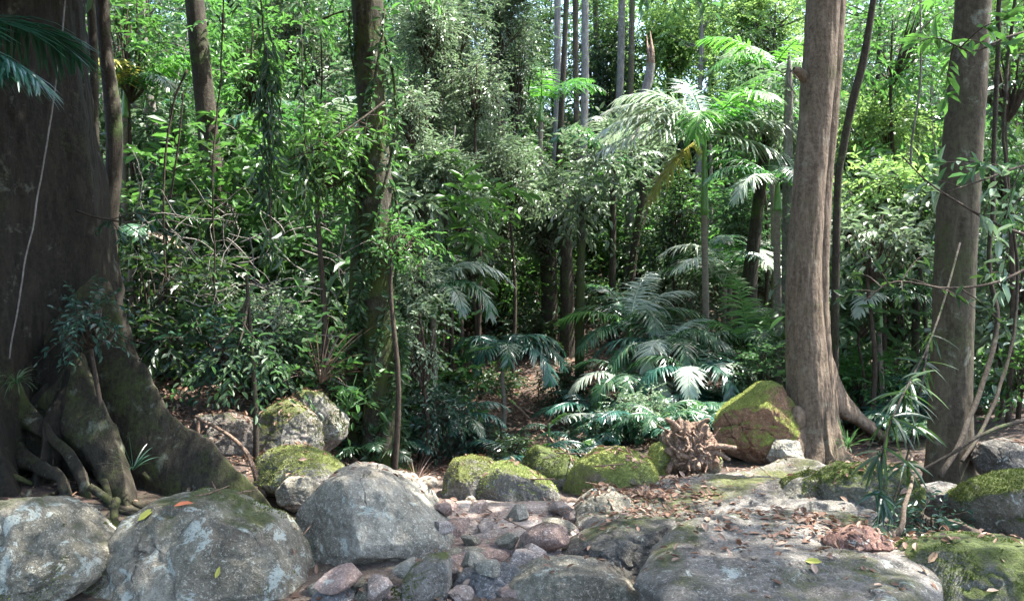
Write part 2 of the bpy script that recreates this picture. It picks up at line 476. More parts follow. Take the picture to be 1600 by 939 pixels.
G1, G2, G3 = (0.225, 0.205, 0.155), (0.118, 0.105, 0.078), (0.35, 0.325, 0.26)
M['rock_grey'] = rockmat('rock_grey', G1, G2, G3, 0.0, (0.10, 0.12, 0.03), 0.25)
M['rock_lichen'] = rockmat('rock_lichen', G1, G2, G3, 0.16, (0.07, 0.085, 0.025), 0.8)
M['rock_pale'] = rockmat('rock_pale', (0.31, 0.285, 0.225), (0.185, 0.167, 0.13), (0.44, 0.415, 0.345), -0.02, (0.16, 0.18, 0.04), 0.45)
M['rock_moss'] = rockmat('rock_half_mossy', (0.20, 0.185, 0.155), (0.11, 0.10, 0.083), (0.31, 0.295, 0.26), 0.42, (0.11, 0.125, 0.03), 0.3)
M['rock_green'] = rockmat('rock_mossy', (0.24, 0.2, 0.14), (0.13, 0.11, 0.08), (0.36, 0.3, 0.22), 0.75, (0.28, 0.32, 0.09), 0.1)
M['rock_deepgreen'] = rockmat('rock_deep_moss', (0.18, 0.17, 0.13), (0.09, 0.09, 0.07), (0.28, 0.27, 0.22), 0.55, (0.075, 0.10, 0.02), 0.1)
M['rock_brown'] = rockmat('rock_brown_with_moss', (0.26, 0.15, 0.09), (0.14, 0.08, 0.05), (0.38, 0.24, 0.15), 0.66, (0.24, 0.29, 0.06), 0.0, under=1)
M['rock_pink'] = rockmat('rock_pink', (0.30, 0.215, 0.18), (0.20, 0.13, 0.10), (0.42, 0.33, 0.29), 0.0, (0.1, 0.1, 0.03), 0.2)
M['rock_red'] = rockmat('rock_red_brown', (0.22, 0.12, 0.09), (0.12, 0.06, 0.045), (0.34, 0.21, 0.17), 0.0, (0.1, 0.1, 0.03), 0.1)
M['rock_blue'] = rockmat('rock_blue_grey', (0.17, 0.165, 0.16), (0.09, 0.088, 0.087), (0.30, 0.295, 0.285), 0.05, (0.1, 0.1, 0.03), 0.1, warmf=0.05)
M['rock_slab'] = rockmat('rock_slab', (0.20, 0.183, 0.157), (0.11, 0.10, 0.083), (0.31, 0.29, 0.26), 0.17, (0.095, 0.105, 0.03), 0.2)
M['rock_creek'] = rockmat('rock_creek_pale', (0.36, 0.30, 0.26), (0.22, 0.165, 0.135), (0.50, 0.45, 0.41), 0.0, (0.1, 0.1, 0.03), 0.2, warmf=0.5)
M['rock_dark'] = rockmat('rock_painted_shade', (0.12, 0.11, 0.095), (0.06, 0.055, 0.045), (0.20, 0.19, 0.165), 0.2, (0.06, 0.075, 0.02), 0.2)  # darker stone tones with the shade put into the colour

m, t, b = newmat('forest_soil'); M['soil'] = m
tc = t.nodes.new('ShaderNodeNewGeometry'); v = tc.outputs['Position']
a1 = noise(t, v, 1.3, 6, 0.65); a2 = noise(t, v, 14, 8, 0.75); a3 = noise(t, v, 55, 5, 0.75)
c = ramp(t, a2, [(0.33, (0.018, 0.011, 0.008)), (0.5, (0.05, 0.032, 0.023)), (0.66, (0.12, 0.08, 0.06))])
c = mix(t, ramp(t, a3, [(0.52, grey(0)), (0.62, grey(0.6))]), c, (0.18, 0.12, 0.09))
c = mix(t, ramp(t, a1, [(0.48, grey(0)), (0.62, grey(0.5))]), c, (0.05, 0.055, 0.022))
t.links.new(c, b.inputs['Base Color']); b.inputs['Roughness'].default_value = 0.95
bp = t.nodes.new('ShaderNodeBump'); bp.inputs['Strength'].default_value = 0.9; bp.inputs['Distance'].default_value = 0.04
t.links.new(math_(t, 'ADD', a2, math_(t, 'MULTIPLY', a3, 0.5)), bp.inputs['Height']); t.links.new(bp.outputs[0], b.inputs['Normal'])
M['gravel'] = rockmat('creek_gravel', (0.19, 0.145, 0.115), (0.09, 0.065, 0.05), (0.34, 0.28, 0.235), 0.0, (0.1, 0.1, 0.03), 0.1, sc=3)

# ------------------------------------------------------------------ terrain
def axis(lim, near, step, grow=1.12):
    a = list(np.arange(0, near, step)); s = step
    while a[-1] < lim:
        s *= grow; a.append(a[-1] + s)
    return np.array(a)
ax_ = axis(160, 8, 0.12); xs = np.concatenate([-ax_[::-1][:-1], ax_])
ya = axis(160, 17, 0.12); yb = axis(60, 2, 0.3)
ys = np.concatenate([-yb[::-1][:-1], ya])
X, Y = np.meshgrid(xs, ys)
Z = ground_h(X, Y)
V = np.stack([X, Y, Z], -1).reshape(-1, 3)
ii = np.arange(len(V)).reshape(X.shape)
Q = np.stack([ii[:-1, :-1], ii[:-1, 1:], ii[1:, 1:], ii[1:, :-1]], -1).reshape(-1, 4)
mb = MB(); mb.add(V, Q)
ground = link('ground', mb.mesh('ground', M['soil']))
ground['kind'] = 'structure'

SURF = []      # (verts, faces) of the surfaces fallen leaves can lie on
near = (np.abs(X) < 14) & (Y > 2) & (Y < 22)
SURF.append((V, Q[near[:-1, :-1].reshape(-1)]))

# ------------------------------------------------------------------ rocks
def sphere_dirs(nu=96, nv=48):
    th = (np.arange(nv) + 0.5) / nv * PI
    ph = np.arange(nu) / nu * 2 * PI
    T, Ph = np.meshgrid(th, ph, indexing='ij')
    D = np.stack([np.sin(T) * np.cos(Ph), np.cos(T), np.sin(T) * np.sin(Ph)], -1)   # poles along +-Y
    idx = np.arange(nu * nv).reshape(nv, nu)
    q = np.stack([idx[:-1], idx[1:], np.roll(idx[1:], -1, 1), np.roll(idx[:-1], -1, 1)], -1).reshape(-1, 4)
    D = D.reshape(-1, 3)
    D = np.vstack([D, [[0, 1, 0], [0, -1, 0]]])
    e = nu * nv
    tr = [[e, idx[0][j], idx[0][(j + 1) % nu]] for j in range(nu)] + [[e + 1, idx[-1][(j + 1) % nu], idx[-1][j]] for j in range(nu)]
    return D, q, np.array(tr)
SD = sphere_dirs(144, 72)
SD_LO = sphere_dirs(28, 14)

ROCKS = []
def boulder(name, label, poly, Y, dep, mat, seed=0, rough=0.05, box=0.68, cuts=9, top=0.0, group=None, cat='boulder'):
    """a rock whose front profile follows poly (photo pixels at distance Y) and that is dep deep"""
    P = np.array([at(px, py, Y) for px, py in poly])
    c = np.array([P[:, 0].mean(), Y, (P[:, 2].min() + P[:, 2].max()) / 2])
    ang = np.arctan2(P[:, 2] - c[2], P[:, 0] - c[0])
    rad = np.hypot(P[:, 0] - c[0], P[:, 2] - c[2])
    o = np.argsort(ang); ang = ang[o]; rad = rad[o]
    # closed smooth radius function from the polygon itself
    g = np.linspace(-PI, PI, 361)[:-1]
    pp = np.vstack([P[o], P[o][:1]])
    rg = np.zeros(len(g))
    for i, a in enumerate(g):
        best = 0
        d = np.array([math.cos(a), math.sin(a)])
        for k in range(len(pp) - 1):
            A = np.array([pp[k][0] - c[0], pp[k][2] - c[2]]); B = np.array([pp[k + 1][0] - c[0], pp[k + 1][2] - c[2]])
            E = B - A
            den = d[0] * E[1] - d[1] * E[0]
            if abs(den) < 1e-9: continue
            tt = (A[0] * E[1] - A[1] * E[0]) / den
            uu = (A[0] * d[1] - A[1] * d[0]) / den
            if tt > 0 and -1e-6 <= uu <= 1 + 1e-6: best = max(best, tt)
        rg[i] = best
    ker = np.exp(-0.5 * (np.arange(-12, 13) / 2.2) ** 2); ker /= ker.sum()
    rg = np.convolve(np.concatenate([rg[-12:], rg, rg[:12]]), ker, 'valid')
    D, q, tr = SD
    s = np.hypot(D[:, 0], D[:, 2])
    a = np.arctan2(D[:, 2], D[:, 0])
    rr = np.interp(a, np.append(g, PI), np.append(rg, rg[0]))
    sp = s ** box
    yy = np.sign(D[:, 1]) * np.abs(D[:, 1]) ** box
    V = np.stack([D[:, 0] / np.maximum(s, 1e-6) * rr * sp, yy * dep, D[:, 2] / np.maximum(s, 1e-6) * rr * sp], -1)
    size = rg.mean()
    rng = np.random.default_rng(seed + 100)
    # flatten some sides so the stone has planes and edges
    for k in range(cuts):
        n = unit(np.array([rng.normal() * 0.55, -abs(rng.normal()) * 0.5 - 0.45, rng.normal() * 0.55 + 0.15]))
        if k % 4 == 3: n[1] *= -1
        h = V @ n
        lim = np.max(h) * rng.uniform(0.66, 0.90)
        ov = np.maximum(h - lim, 0)
        V = V - np.outer(ov * 0.93, n)
    V = V + c
    dirn = unit(V - c)
    f = fbm(V * (1.6 / max(size, 0.15)) + seed * 3.1, 3, seed)
    f2 = fbm(V * (6 / max(size, 0.15)) ** 0.9 + seed, 4, seed + 3)
    rid = 1 - np.abs(fbm(V * (2.6 / max(size, 0.15)) + seed * 1.7, 3, seed + 9))
    V = V + dirn * (size * rough * (1.5 * f + 0.6 * f2 - 1.6 * np.maximum(rid - 0.84, 0) * 4))[:, None]
    base = np.array([c[0], Y, V[:, 2].min()])
    mb = MB(); mb.add(V - base, q, tr)
    ob = link(name, mb.mesh(name, M[mat]), None, base)
    tag(ob, label, cat, group)
    SURF.append((V, q)); ROCKS.append((ob, V, q))
    return ob

def slab(name, label, poly, z, thick, mat, seed=0, amp=0.03, tilt=(0, 0), edge=0.10, cat='rock', under=0.0):
    """bedrock slab: outline traced where its top edge (height z) meets the view, domed top and broken sides"""
    P = []
    for px, py in poly:
        Yd = F * (CAMZ - z) / (py - CY)
        P.append([(px - CX) / F * Yd, Yd])
    P = smooth_path(np.array([[p[0], p[1], 0] for p in P + P[:1]]), 0.06)[:-1, :2]
    c = P.mean(0)
    # resample by angle
    m = 200
    seg = np.linalg.norm(np.roll(P, -1, 0) - P, axis=1); cum = np.concatenate([[0], np.cumsum(seg)])
    tt = np.linspace(0, cum[-1], m, endpoint=False)
    PP = np.vstack([P, P[:1]])
    E = np.stack([np.interp(tt, cum, PP[:, 0]), np.interp(tt, cum, PP[:, 1])], -1)
    rings = []
    K = 46
    for k in range(1, K + 1):
        f = k / K
        rings.append(np.concatenate([c + (E - c) * f, np.full((m, 1), 0.0)], 1))
    top = np.array(rings)
    fr = (np.arange(1, K + 1) / K)[:, None]
    dist = (1 - fr) * np.linalg.norm(E - c, axis=1)[None]
    zz = -edge * np.exp(-dist / (edge * 0.9))
    top[..., 2] = z + zz + tilt[0] * (top[..., 0] - c[0]) + tilt[1] * (top[..., 1] - c[1])
    for k in range(1, 15):
        f = k / 14
        r = c + (E - c) * (1 + 0.03 * math.sin(f * PI) - under * f)
        row = np.concatenate([r, (top[-1][:, 2:3] - f * thick)], 1)
        top = np.concatenate([top, row[None]])
    V = top.reshape(-1, 3)
    nz = fbm(V * 1.8 + seed, 4, seed); nz2 = fbm(V * 7 + seed, 4, seed + 4)
    stp = fbm(V * np.array([0.9, 1.6, 1.0]) + seed * 2, 2, seed + 8)
    stp = np.floor(stp * 7) / 7 + 0.12 * np.abs(fbm(V * np.array([2.5, 5, 1.0]) + seed, 3, seed + 21))
    V[:, 2] += amp * (1.3 * nz + 0.45 * nz2 + 1.9 * stp)
    side = np.repeat(np.arange(len(top)) >= K, m)
    out = np.concatenate([unit(V[:, :2] - c), np.zeros((len(V), 1))], 1)
    V += out * (side * (0.07 * nz + 0.03 * nz2))[:, None]
    idx = np.arange(len(top) * m).reshape(len(top), m)
    q = np.stack([idx[:-1], idx[1:], np.roll(idx[1:], -1, 1), np.roll(idx[:-1], -1, 1)], -1).reshape(-1, 4)
    V = np.vstack([V, [[c[0], c[1], V[:m, 2].mean()]]])
    tr = [[len(V) - 1, idx[0][j], idx[0][(j + 1) % m]] for j in range(m)]
    base = np.array([c[0], c[1], z - thick])
    mb = MB(); mb.add(V - base, q, tr)
    me = mb.mesh(name, M[mat])
    ob = link(name, me, None, base)
    tag(ob, label, cat)
    SURF.append((V, q))
    return ob

B = boulder
B('boulder', 'lichen-spotted grey boulder with an angular right tip in the bottom left corner', [(-90, 800), (0, 786), (60, 782), (92, 797), (135, 832), (166, 862), (180, 884), (163, 903), (112, 932), (60, 975), (-100, 985)], 4.3, 0.45, 'rock_lichen', 1, 0.05, cuts=11)
B('boulder', 'broad grey boulder with white lichen patch on its top in front of the buttress root', [(146, 945), (162, 850), (190, 812), (240, 783), (300, 773), (345, 778), (385, 798), (430, 812), (464, 848), (486, 900), (494, 950), (400, 1010), (200, 1010)], 4.45, 0.5, 'rock_lichen', 2, 0.045, cuts=6)
B('boulder', 'largest smooth pale grey boulder beside the creek bed, below the vine-wrapped trunk', [(458, 845), (466, 800), (488, 768), (515, 740), (550, 727), (595, 735), (635, 758), (668, 790), (705, 825), (730, 855), (726, 882), (690, 908), (600, 915), (520, 905), (474, 878)], 5.0, 0.5, 'rock_pale', 3, 0.035, 0.8, cuts=8)
B('boulder', 'rounded pale boulder with a mossy rim behind the largest smooth boulder', [(560, 765), (600, 738), (640, 742), (668, 764), (684, 790), (676, 818), (620, 850), (560, 830)], 5.7, 0.35, 'rock_pale', 4, 0.04)
B('boulder', 'low boulder with yellow-green moss touching the top of the largest smooth boulder', [(392, 722), (425, 702), (470, 702), (505, 712), (535, 735), (535, 770), (460, 775), (400, 750)], 6.2, 0.35, 'rock_moss', 5)
B('rock', 'small plain grey rock wedged between the low mossy boulder and the buttress root', [(432, 765), (450, 746), (480, 745), (500, 758), (495, 790), (460, 800), (436, 785)], 5.8, 0.15, 'rock_grey', 6, cat='rock')
B('boulder', 'squarish boulder on the left bank with olive moss on its face', [(402, 655), (420, 634), (450, 626), (480, 640), (500, 668), (504, 700), (490, 725), (440, 725), (405, 700)], 7.5, 0.35, 'rock_moss', 7, box=0.6)
B('boulder', 'leaning boulder with pale top and green flank behind the squarish bank boulder', [(458, 618), (475, 606), (500, 612), (522, 638), (545, 656), (540, 685), (515, 705), (488, 695), (470, 660)], 7.9, 0.3, 'rock_moss', 8)
B('rock', 'small bluish-white rock lying at the lower end of the buttress root', [(350, 750), (362, 741), (380, 742), (388, 755), (378, 768), (355, 768)], 5.9, 0.1, 'rock_blue', 9, cat='rock')
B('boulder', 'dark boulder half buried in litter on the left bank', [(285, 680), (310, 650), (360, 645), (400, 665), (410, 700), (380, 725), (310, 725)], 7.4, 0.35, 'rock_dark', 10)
B('rock', 'upright blocky rock standing in front of the largest smooth boulder', [(630, 905), (645, 882), (668, 868), (700, 866), (706, 880), (706, 930), (702, 975), (636, 975), (629, 935)], 4.2, 0.14, 'rock_moss', 11, 0.04, 0.5, cuts=5, cat='rock')
B('rock', 'pinkish angular rock in the middle of the creek bed', [(748, 868), (765, 842), (800, 832), (828, 846), (848, 872), (835, 892), (775, 893)], 4.95, 0.2, 'rock_pink', 12, 0.05, 0.6, cuts=7, cat='rock')
B('rock', 'blue-grey jagged rock in front of the pinkish angular rock', [(706, 918), (722, 893), (760, 878), (800, 880), (820, 895), (815, 920), (780, 948), (720, 965)], 4.3, 0.18, 'rock_blue', 13, 0.09, 0.6, cuts=8, cat='rock')
B('rock', 'small red-brown stone under the blue-grey jagged rock', [(724, 925), (735, 908), (755, 908), (764, 925), (758, 948), (728, 948)], 4.25, 0.09, 'rock_red', 14, cat='rock')
B('boulder', 'wide flat-topped grey boulder cut by the bottom edge right of the creek pebbles', [(772, 945), (800, 908), (840, 888), (890, 882), (940, 886), (975, 900), (1003, 925), (1010, 960), (900, 1010), (780, 1000)], 4.15, 0.35, 'rock_grey', 15, 0.04, 0.6)
B('rock', 'dark blue stone with a pale top at the bottom edge beside the broad lichen boulder', [(488, 930), (500, 912), (530, 910), (556, 925), (548, 950), (495, 952)], 4.15, 0.12, 'rock_blue', 16, cat='rock')
B('rock', 'greenish grey stone at the bottom edge left of the pinkish cobble', [(553, 932), (565, 917), (590, 917), (602, 932), (596, 955), (556, 955)], 4.15, 0.1, 'rock_grey', 17, cat='rock')
B('rock', 'pinkish cobble at the bottom edge left of the upright blocky rock', [(598, 935), (606, 920), (622, 920), (632, 934), (628, 955), (600, 955)], 4.15, 0.09, 'rock_pink', 18, cat='rock')
B('boulder', 'dark round boulder with moss on top at the edge of the shady hollow', [(690, 775), (693, 742), (708, 718), (735, 713), (765, 720), (790, 740), (800, 780), (745, 795)], 6.35, 0.3, 'rock_moss', 19)
B('boulder', 'sloping boulder, green left and pale right, in the middle of the far rock line', [(742, 785), (752, 745), (775, 724), (800, 724), (835, 740), (866, 758), (880, 785), (810, 800)], 6.2, 0.28, 'rock_moss', 20, 0.04)
B('boulder', 'deep green boulder farthest back in the rock line at the centre', [(810, 730), (820, 706), (840, 697), (870, 705), (905, 718), (910, 755), (880, 780), (830, 770)], 6.8, 0.3, 'rock_deepgreen', 21)
B('boulder', 'rounded yellow-green mossy boulder left of the dead root ball', [(876, 785), (885, 748), (905, 720), (935, 704), (970, 700), (1010, 712), (1028, 740), (1026, 780), (950, 800)], 6.45, 0.32, 'rock_green', 22, 0.035, 0.8, cuts=6)
B('rock', 'small bright mossy rock touching the left side of the dead root ball', [(1012, 715), (1020, 695), (1035, 690), (1050, 705), (1048, 740), (1020, 745)], 6.75, 0.12, 'rock_green', 23, cat='rock')
B('rock', 'small green rock peeping out at the right foot of the dead root ball', [(1100, 722), (1108, 708), (1122, 708), (1130, 722), (1125, 740), (1104, 740)], 6.75, 0.08, 'rock_green', 24, cat='rock')
B('boulder', 'tall mossy boulder with brown underside behind the root ball', [(1110, 662), (1125, 640), (1160, 620), (1192, 597), (1216, 598), (1238, 632), (1243, 680), (1205, 722), (1165, 722), (1118, 700)], 8.0, 0.4, 'rock_brown', 25, 0.035, 0.7, cuts=8)
B('rock', 'pale low rock leaning on the foot of the red-brown trunk', [(1195, 715), (1205, 690), (1225, 680), (1250, 690), (1255, 720), (1210, 730)], 7.7, 0.15, 'rock_pale', 26, cat='rock')
slab('flat_rock', 'pale pinkish flat slab spanning the creek bed', [(660, 800), (700, 787), (790, 783), (870, 792), (905, 815), (895, 838), (845, 850), (790, 838), (720, 832), (680, 822)], 0.10, 0.25, 'rock_creek', 31, 0.04, edge=0.05)
slab('flat_rock', 'thin upper shelf of pale rock below the far mossy boulders', [(690, 790), (705, 776), (800, 772), (900, 775), (930, 786), (900, 796), (800, 790)], 0.10, 0.2, 'rock_creek', 33, 0.03, edge=0.04)
slab('flat_rock', 'pinkish flat slab below the pale slab spanning the creek bed', [(668, 842), (700, 834), (760, 838), (800, 846), (790, 866), (740, 876), (690, 866)], 0.07, 0.2, 'rock_pink', 61, 0.03, edge=0.04)
slab('flat_rock', 'greyish creek slab under the dark greenish rock wall', [(810, 858), (840, 846), (900, 850), (930, 872), (900, 900), (850, 905), (815, 885)], 0.06, 0.2, 'rock_creek', 62, 0.03, edge=0.04)
slab('flat_rock', 'low pinkish slab just left of the jagged blue-grey rock', [(700, 885), (740, 874), (770, 882), (765, 905), (725, 915), (703, 905)], 0.05, 0.15, 'rock_pink', 63, 0.02, edge=0.03)
slab('flat_rock', 'small red-brown slab at the bottom edge under the dead brown log', [(500, 920), (560, 914), (640, 918), (650, 950), (580, 965), (500, 955)], 0.02, 0.15, 'rock_red', 64, 0.02, edge=0.03)
slab('bedrock_rock', 'wide low bedrock shelf with mossy streaks in front of the root ball', [(895, 800), (930, 775), (1000, 757), (1080, 738), (1160, 722), (1240, 712), (1330, 735), (1380, 770), (1390, 830), (1300, 850), (1180, 850), (1080, 850), (980, 845), (915, 828)], 0.10, 0.3, 'rock_slab', 34, 0.06, edge=0.08)
B('boulder', 'rounded grey rock at the left end of the bedrock shelf', [(888, 822), (898, 792), (925, 770), (960, 764), (985, 780), (985, 815), (945, 838), (900, 840)], 5.7, 0.3, 'rock_grey', 35)
B('boulder', 'dark greenish rock wall under the shelf, left of the big litter-strewn slab', [(862, 892), (880, 862), (915, 842), (980, 822), (1060, 815), (1070, 880), (1020, 915), (930, 905)], 4.75, 0.35, 'rock_dark', 36, 0.06, 0.6, cuts=8)
slab('bedrock_rock', 'big flat litter-strewn slab with undercut left edge in the right foreground', [(988, 882), (1008, 852), (1050, 820), (1110, 798), (1200, 784), (1290, 798), (1340, 822), (1420, 835), (1470, 880), (1440, 1010), (1180, 1060), (1085, 968), (1035, 918)], 0.30, 0.4, 'rock_slab', 37, 0.035, edge=0.07, under=0.10)
B('boulder', 'blocky boulder with deep green moss behind the strappy hanging vine', [(1283, 800), (1288, 752), (1320, 728), (1395, 722), (1425, 755), (1415, 825), (1300, 825)], 5.6, 0.4, 'rock_deepgreen', 38, 0.05, 0.6)
B('rock', 'grey sloping rock between the bedrock shelf and the deep green blocky boulder', [(1215, 790), (1230, 755), (1275, 738), (1305, 748), (1305, 800), (1240, 812)], 5.8, 0.3, 'rock_grey', 39, cat='rock')
B('boulder', 'deep green mossy boulder at the right edge above the corner boulder', [(1506, 790), (1530, 758), (1580, 738), (1660, 740), (1720, 770), (1710, 850), (1600, 850), (1525, 828)], 4.9, 0.45, 'rock_deepgreen', 40, 0.04, 0.7)
B('boulder', 'moss-streaked boulder filling the bottom right corner', [(1362, 935), (1395, 886), (1445, 855), (1520, 842), (1600, 846), (1720, 880), (1740, 1020), (1370, 1020)], 3.9, 0.4, 'rock_deepgreen', 41, 0.035, 0.7, cuts=8)
B('rock', 'loose red-brown wedge-shaped rock lying on the big litter-strewn slab', [(1288, 848), (1300, 830), (1335, 822), (1370, 828), (1394, 848), (1388, 862), (1300, 864)], 4.05, 0.14, 'rock_red', 42, 0.05, 0.55, cat='rock')
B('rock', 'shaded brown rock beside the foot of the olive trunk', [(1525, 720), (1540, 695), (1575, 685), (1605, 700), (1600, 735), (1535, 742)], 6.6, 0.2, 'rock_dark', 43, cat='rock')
B('rock', 'flat grey rock right below the olive trunk', [(1435, 790), (1450, 764), (1490, 756), (1525, 768), (1520, 800), (1445, 805)], 5.6, 0.25, 'rock_slab', 44, cat='rock')
B('rock', 'small grey rock with dead twigs behind it at the foot of the vine-wrapped trunk', [(640, 770), (648, 752), (668, 750), (685, 765), (680, 785), (645, 785)], 6.8, 0.15, 'rock_grey', 45, cat='rock')
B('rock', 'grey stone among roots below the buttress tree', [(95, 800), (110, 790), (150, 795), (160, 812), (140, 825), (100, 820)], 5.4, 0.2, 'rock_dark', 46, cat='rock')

def moss_fuzz(ob, V, q, n, mat, seed, hi=0.012, thr=-0.15, minz=0.25):
    rng = np.random.default_rng(seed)
    q = np.asarray(q); A, B_, C_, D_ = V[q[:, 0]], V[q[:, 1]], V[q[:, 2]], V[q[:, 3]]
    nr = np.cross(C_ - A, D_ - B_); ar = np.linalg.norm(nr, axis=1); nr = nr / np.maximum(ar, 1e-12)[:, None]
    cc = V.mean(0); fl = np.sum(nr * ((A + C_) / 2 - cc), 1) < 0; nr[fl] *= -1
    f = rng.choice(len(q), n, p=ar / ar.sum()); u = rng.random((n, 1)); v = rng.random((n, 1))
    P = A[f] * (1 - u) * (1 - v) + B_[f] * u * (1 - v) + C_[f] * u * v + D_[f] * (1 - u) * v; N = nr[f]
    m_ = fbm(P * 3.2, 3, 40) + 0.35 * vnoise(P * 14, 41)
    keep = (N[:, 2] > minz - 0.4 * m_) & (m_ > thr) & (P[:, 2] > ground_h(P[:, 0], P[:, 1]))
    P, N = P[keep], N[keep]; k = len(P)
    d = N + rng.normal(size=(k, 3)) * 0.7; L = rng.uniform(0.4, 1.3, k) * hi
    mb = MB(); leaves(mb, P - N * 0.002 - np.array(ob.location), d, rng.normal(size=(k, 3)), L, L * 0.45, 0.1, 0.3)
    link('moss', mb.mesh('moss', M[mat], False), ob)
for ob, V_, q_ in list(ROCKS):
    lb = ob['label']
    for key, n_, mt, thr_, mz in (('rounded yellow-green', 42000, 'moss_y', -0.5, 0.0), ('tall mossy boulder', 42000, 'moss_y', -0.35, 0.35), ('deep green boulder', 16000, 'moss_g', -0.3, 0.1),
            ('deep green mossy', 36000, 'moss_g', -0.3, 0.15), ('moss-streaked', 40000, 'moss_g', -0.05, 0.3), ('blocky boulder', 26000, 'moss_g', -0.15, 0.25), ('sloping boulder', 18000, 'moss_y', -0.1, 0.3),
            ('dark round', 14000, 'moss_y', 0.0, 0.3), ('squarish', 20000, 'moss_g', 0.0, 0.1), ('low boulder with', 24000, 'moss_y', -0.1, 0.3), ('broad grey', 26000, 'moss_g', 0.16, 0.5), ('in the bottom left', 22000, 'moss_g', 0.12, 0.1), ('small bright mossy', 6000, 'moss_y', -0.5, 0.0), ('upright blocky', 5000, 'moss_g', 0.1, 0.4)):
        if key in lb: moss_fuzz(ob, V_, q_, n_, mt, n_, thr=thr_, minz=mz)

# small loose stones: one mesh set, each stone its own object
def stone_mesh(seed, mat):
    D, q, tr = SD_LO
    rng = np.random.default_rng(seed)
    V = D * np.array([1, 0.8, 0.55]) 
    for k in range(7):
        n = unit(rng.normal(size=3)); h = V @ n; lim = h.max() * rng.uniform(0.65, 0.9)
        V = V - np.outer(np.maximum(h - lim, 0) * 0.9, n)
    V = V * (1 + 0.12 * fbm(V * 2 + seed, 3, seed)[:, None])
    mb = MB(); mb.add(V, q, tr)
    return mb.mesh('stone', M[mat])
rng = np.random.default_rng(77)
stones = [(stone_mesh(200 + i, mt), lab) for i, (mt, lab) in enumerate([
    ('rock_pink', 'small pinkish stone lying loose in the creek bed'), ('rock_grey', 'small grey stone lying loose in the creek bed'),
    ('rock_creek', 'small pale sandy stone lying loose in the creek bed'), ('rock_red', 'small dark red stone lying loose in the creek bed')])]
for i in range(110):
    me, lab = stones[i % 4]
    px = rng.uniform(640, 900); py = rng.uniform(830, 945)
    if i % 5 == 0: px, py = rng.uniform(500, 640), rng.uniform(905, 945)
    if i % 7 == 0: px, py = rng.uniform(840, 930), rng.uniform(820, 880)
    Yd = F * CAMZ / (py - CY); x = (px - CX) / F * Yd
    s = 0.015 + 0.075 * rng.random() ** 3
    o = link('stone', me, None, (x, Yd, gh(x, Yd) + s * 0.25))
    o.scale = (s * rng.uniform(0.8, 1.5), s, s); o.rotation_euler = (rng.uniform(-.3, .3), rng.uniform(-.3, .3), rng.uniform(0, 6))
    tag(o, lab, 'stone', lab.replace('stone lying', 'stones lying'))

# packed angular stones between the boulders
SD_MID = sphere_dirs(72, 36)
def angular_mesh(seed, mat):
    D, q, tr = SD_MID; rng = np.random.default_rng(seed)
    V = D * np.array([1, 0.8, 0.6])
    for k in range(12):
        n = unit(rng.normal(size=3)); h = V @ n; lim = h.max() * rng.uniform(0.55, 0.85)
        V = V - np.outer(np.maximum(h - lim, 0) * 0.97, n)
    V = V * (1 + 0.05 * fbm(V * 3 + seed, 4, seed)[:, None])
    mb = MB(); mb.add(V, q, tr); return mb.mesh('angular_stone', M[mat])
aV, aF, o_n = [], [], 0
for V, Fq in SURF: aV.append(V); aF.append(np.asarray(Fq) + o_n); o_n += len(V)
bv0 = BVHTree.FromPolygons(np.concatenate(aV).tolist(), np.concatenate(aF).tolist())
AM = [(angular_mesh(300 + i, mt), w_) for i, (mt, w_) in enumerate([('rock_pink', 'pinkish'), ('rock_creek', 'pale pinkish-grey'), ('rock_creek', 'pale sandy'), ('rock_grey', 'plain grey'), ('rock_pale', 'light grey')])]
rng = np.random.default_rng(63)
for k, (px, py, s) in enumerate([(712, 852, .10), (735, 868, .08), (690, 868, .09), (745, 905, .11), (700, 905, .10), (848, 868, .12), (872, 852, .11), (838, 898, .10), (765, 925, .10), (715, 935, .09), (690, 845, .08), (792, 868, .09), (815, 905, .09), (640, 925, .08), (590, 935, .09), (525, 935, .10), (565, 922, .07), (745, 812, .10), (812, 822, .12), (872, 812, .12), (700, 812, .09), (668, 800, .09), (760, 845, .08), (735, 790, .1), (860, 790, .1)]):
    Yd = F * (CAMZ - 0.02) / (py - CY); x = (px - CX) / F * Yd; me, w_ = AM[(k * 3) % 5]
    zn = 'by the bottom edge of the creek bed' if py > 895 else ('in the middle of the creek bed' if py > 838 else 'on the far flat creek rocks')
    o = link('angular_stone', me, None, (x, Yd, bv0.ray_cast(Vector((x, Yd, 5)), Vector((0, 0, -1)))[0].z + s * 0.22)); s *= rng.uniform(0.8, 1.3)
    o.scale = (s * rng.uniform(0.9, 1.5), s * 1.1, s * rng.uniform(0.7, 1.1)); o.rotation_euler = (rng.uniform(-.4, .4), rng.uniform(-.4, .4), rng.uniform(0, 6))
    tag(o, f'{w_} angular stone wedged {zn}', 'stone', f'{w_} angular stones {zn}')

# gravel of the creek bed: a thin sheet over the ground
gx = np.linspace(-1.1, 0.75, 70); gy = np.linspace(3.2, 7.6, 120)
GX, GY = np.meshgrid(gx, gy)
GX = GX + 0.25 * np.sin(GY * 1.3) 
ed = np.minimum(np.minimum((GX - GX.min()) / 0.35, (GX.max() - GX) / 0.35), (7.6 - GY) / 0.5)
GZ = ground_h(GX, GY) + 0.012 + 0.02 * fbm(np.stack([GX * 9, GY * 9, GX * 0], -1), 3, 4) - 0.06 * (1 - sstep(ed))
V = np.stack([GX, GY, GZ], -1).reshape(-1, 3); ii = np.arange(len(V)).reshape(GX.shape)
Q = np.stack([ii[:-1, :-1], ii[:-1, 1:], ii[1:, 1:], ii[1:, :-1]], -1).reshape(-1, 4)
mb = MB(); mb.add(V, Q); g = link('creek_bed', mb.mesh('creek_bed', M['gravel'])); g['kind'] = 'structure'
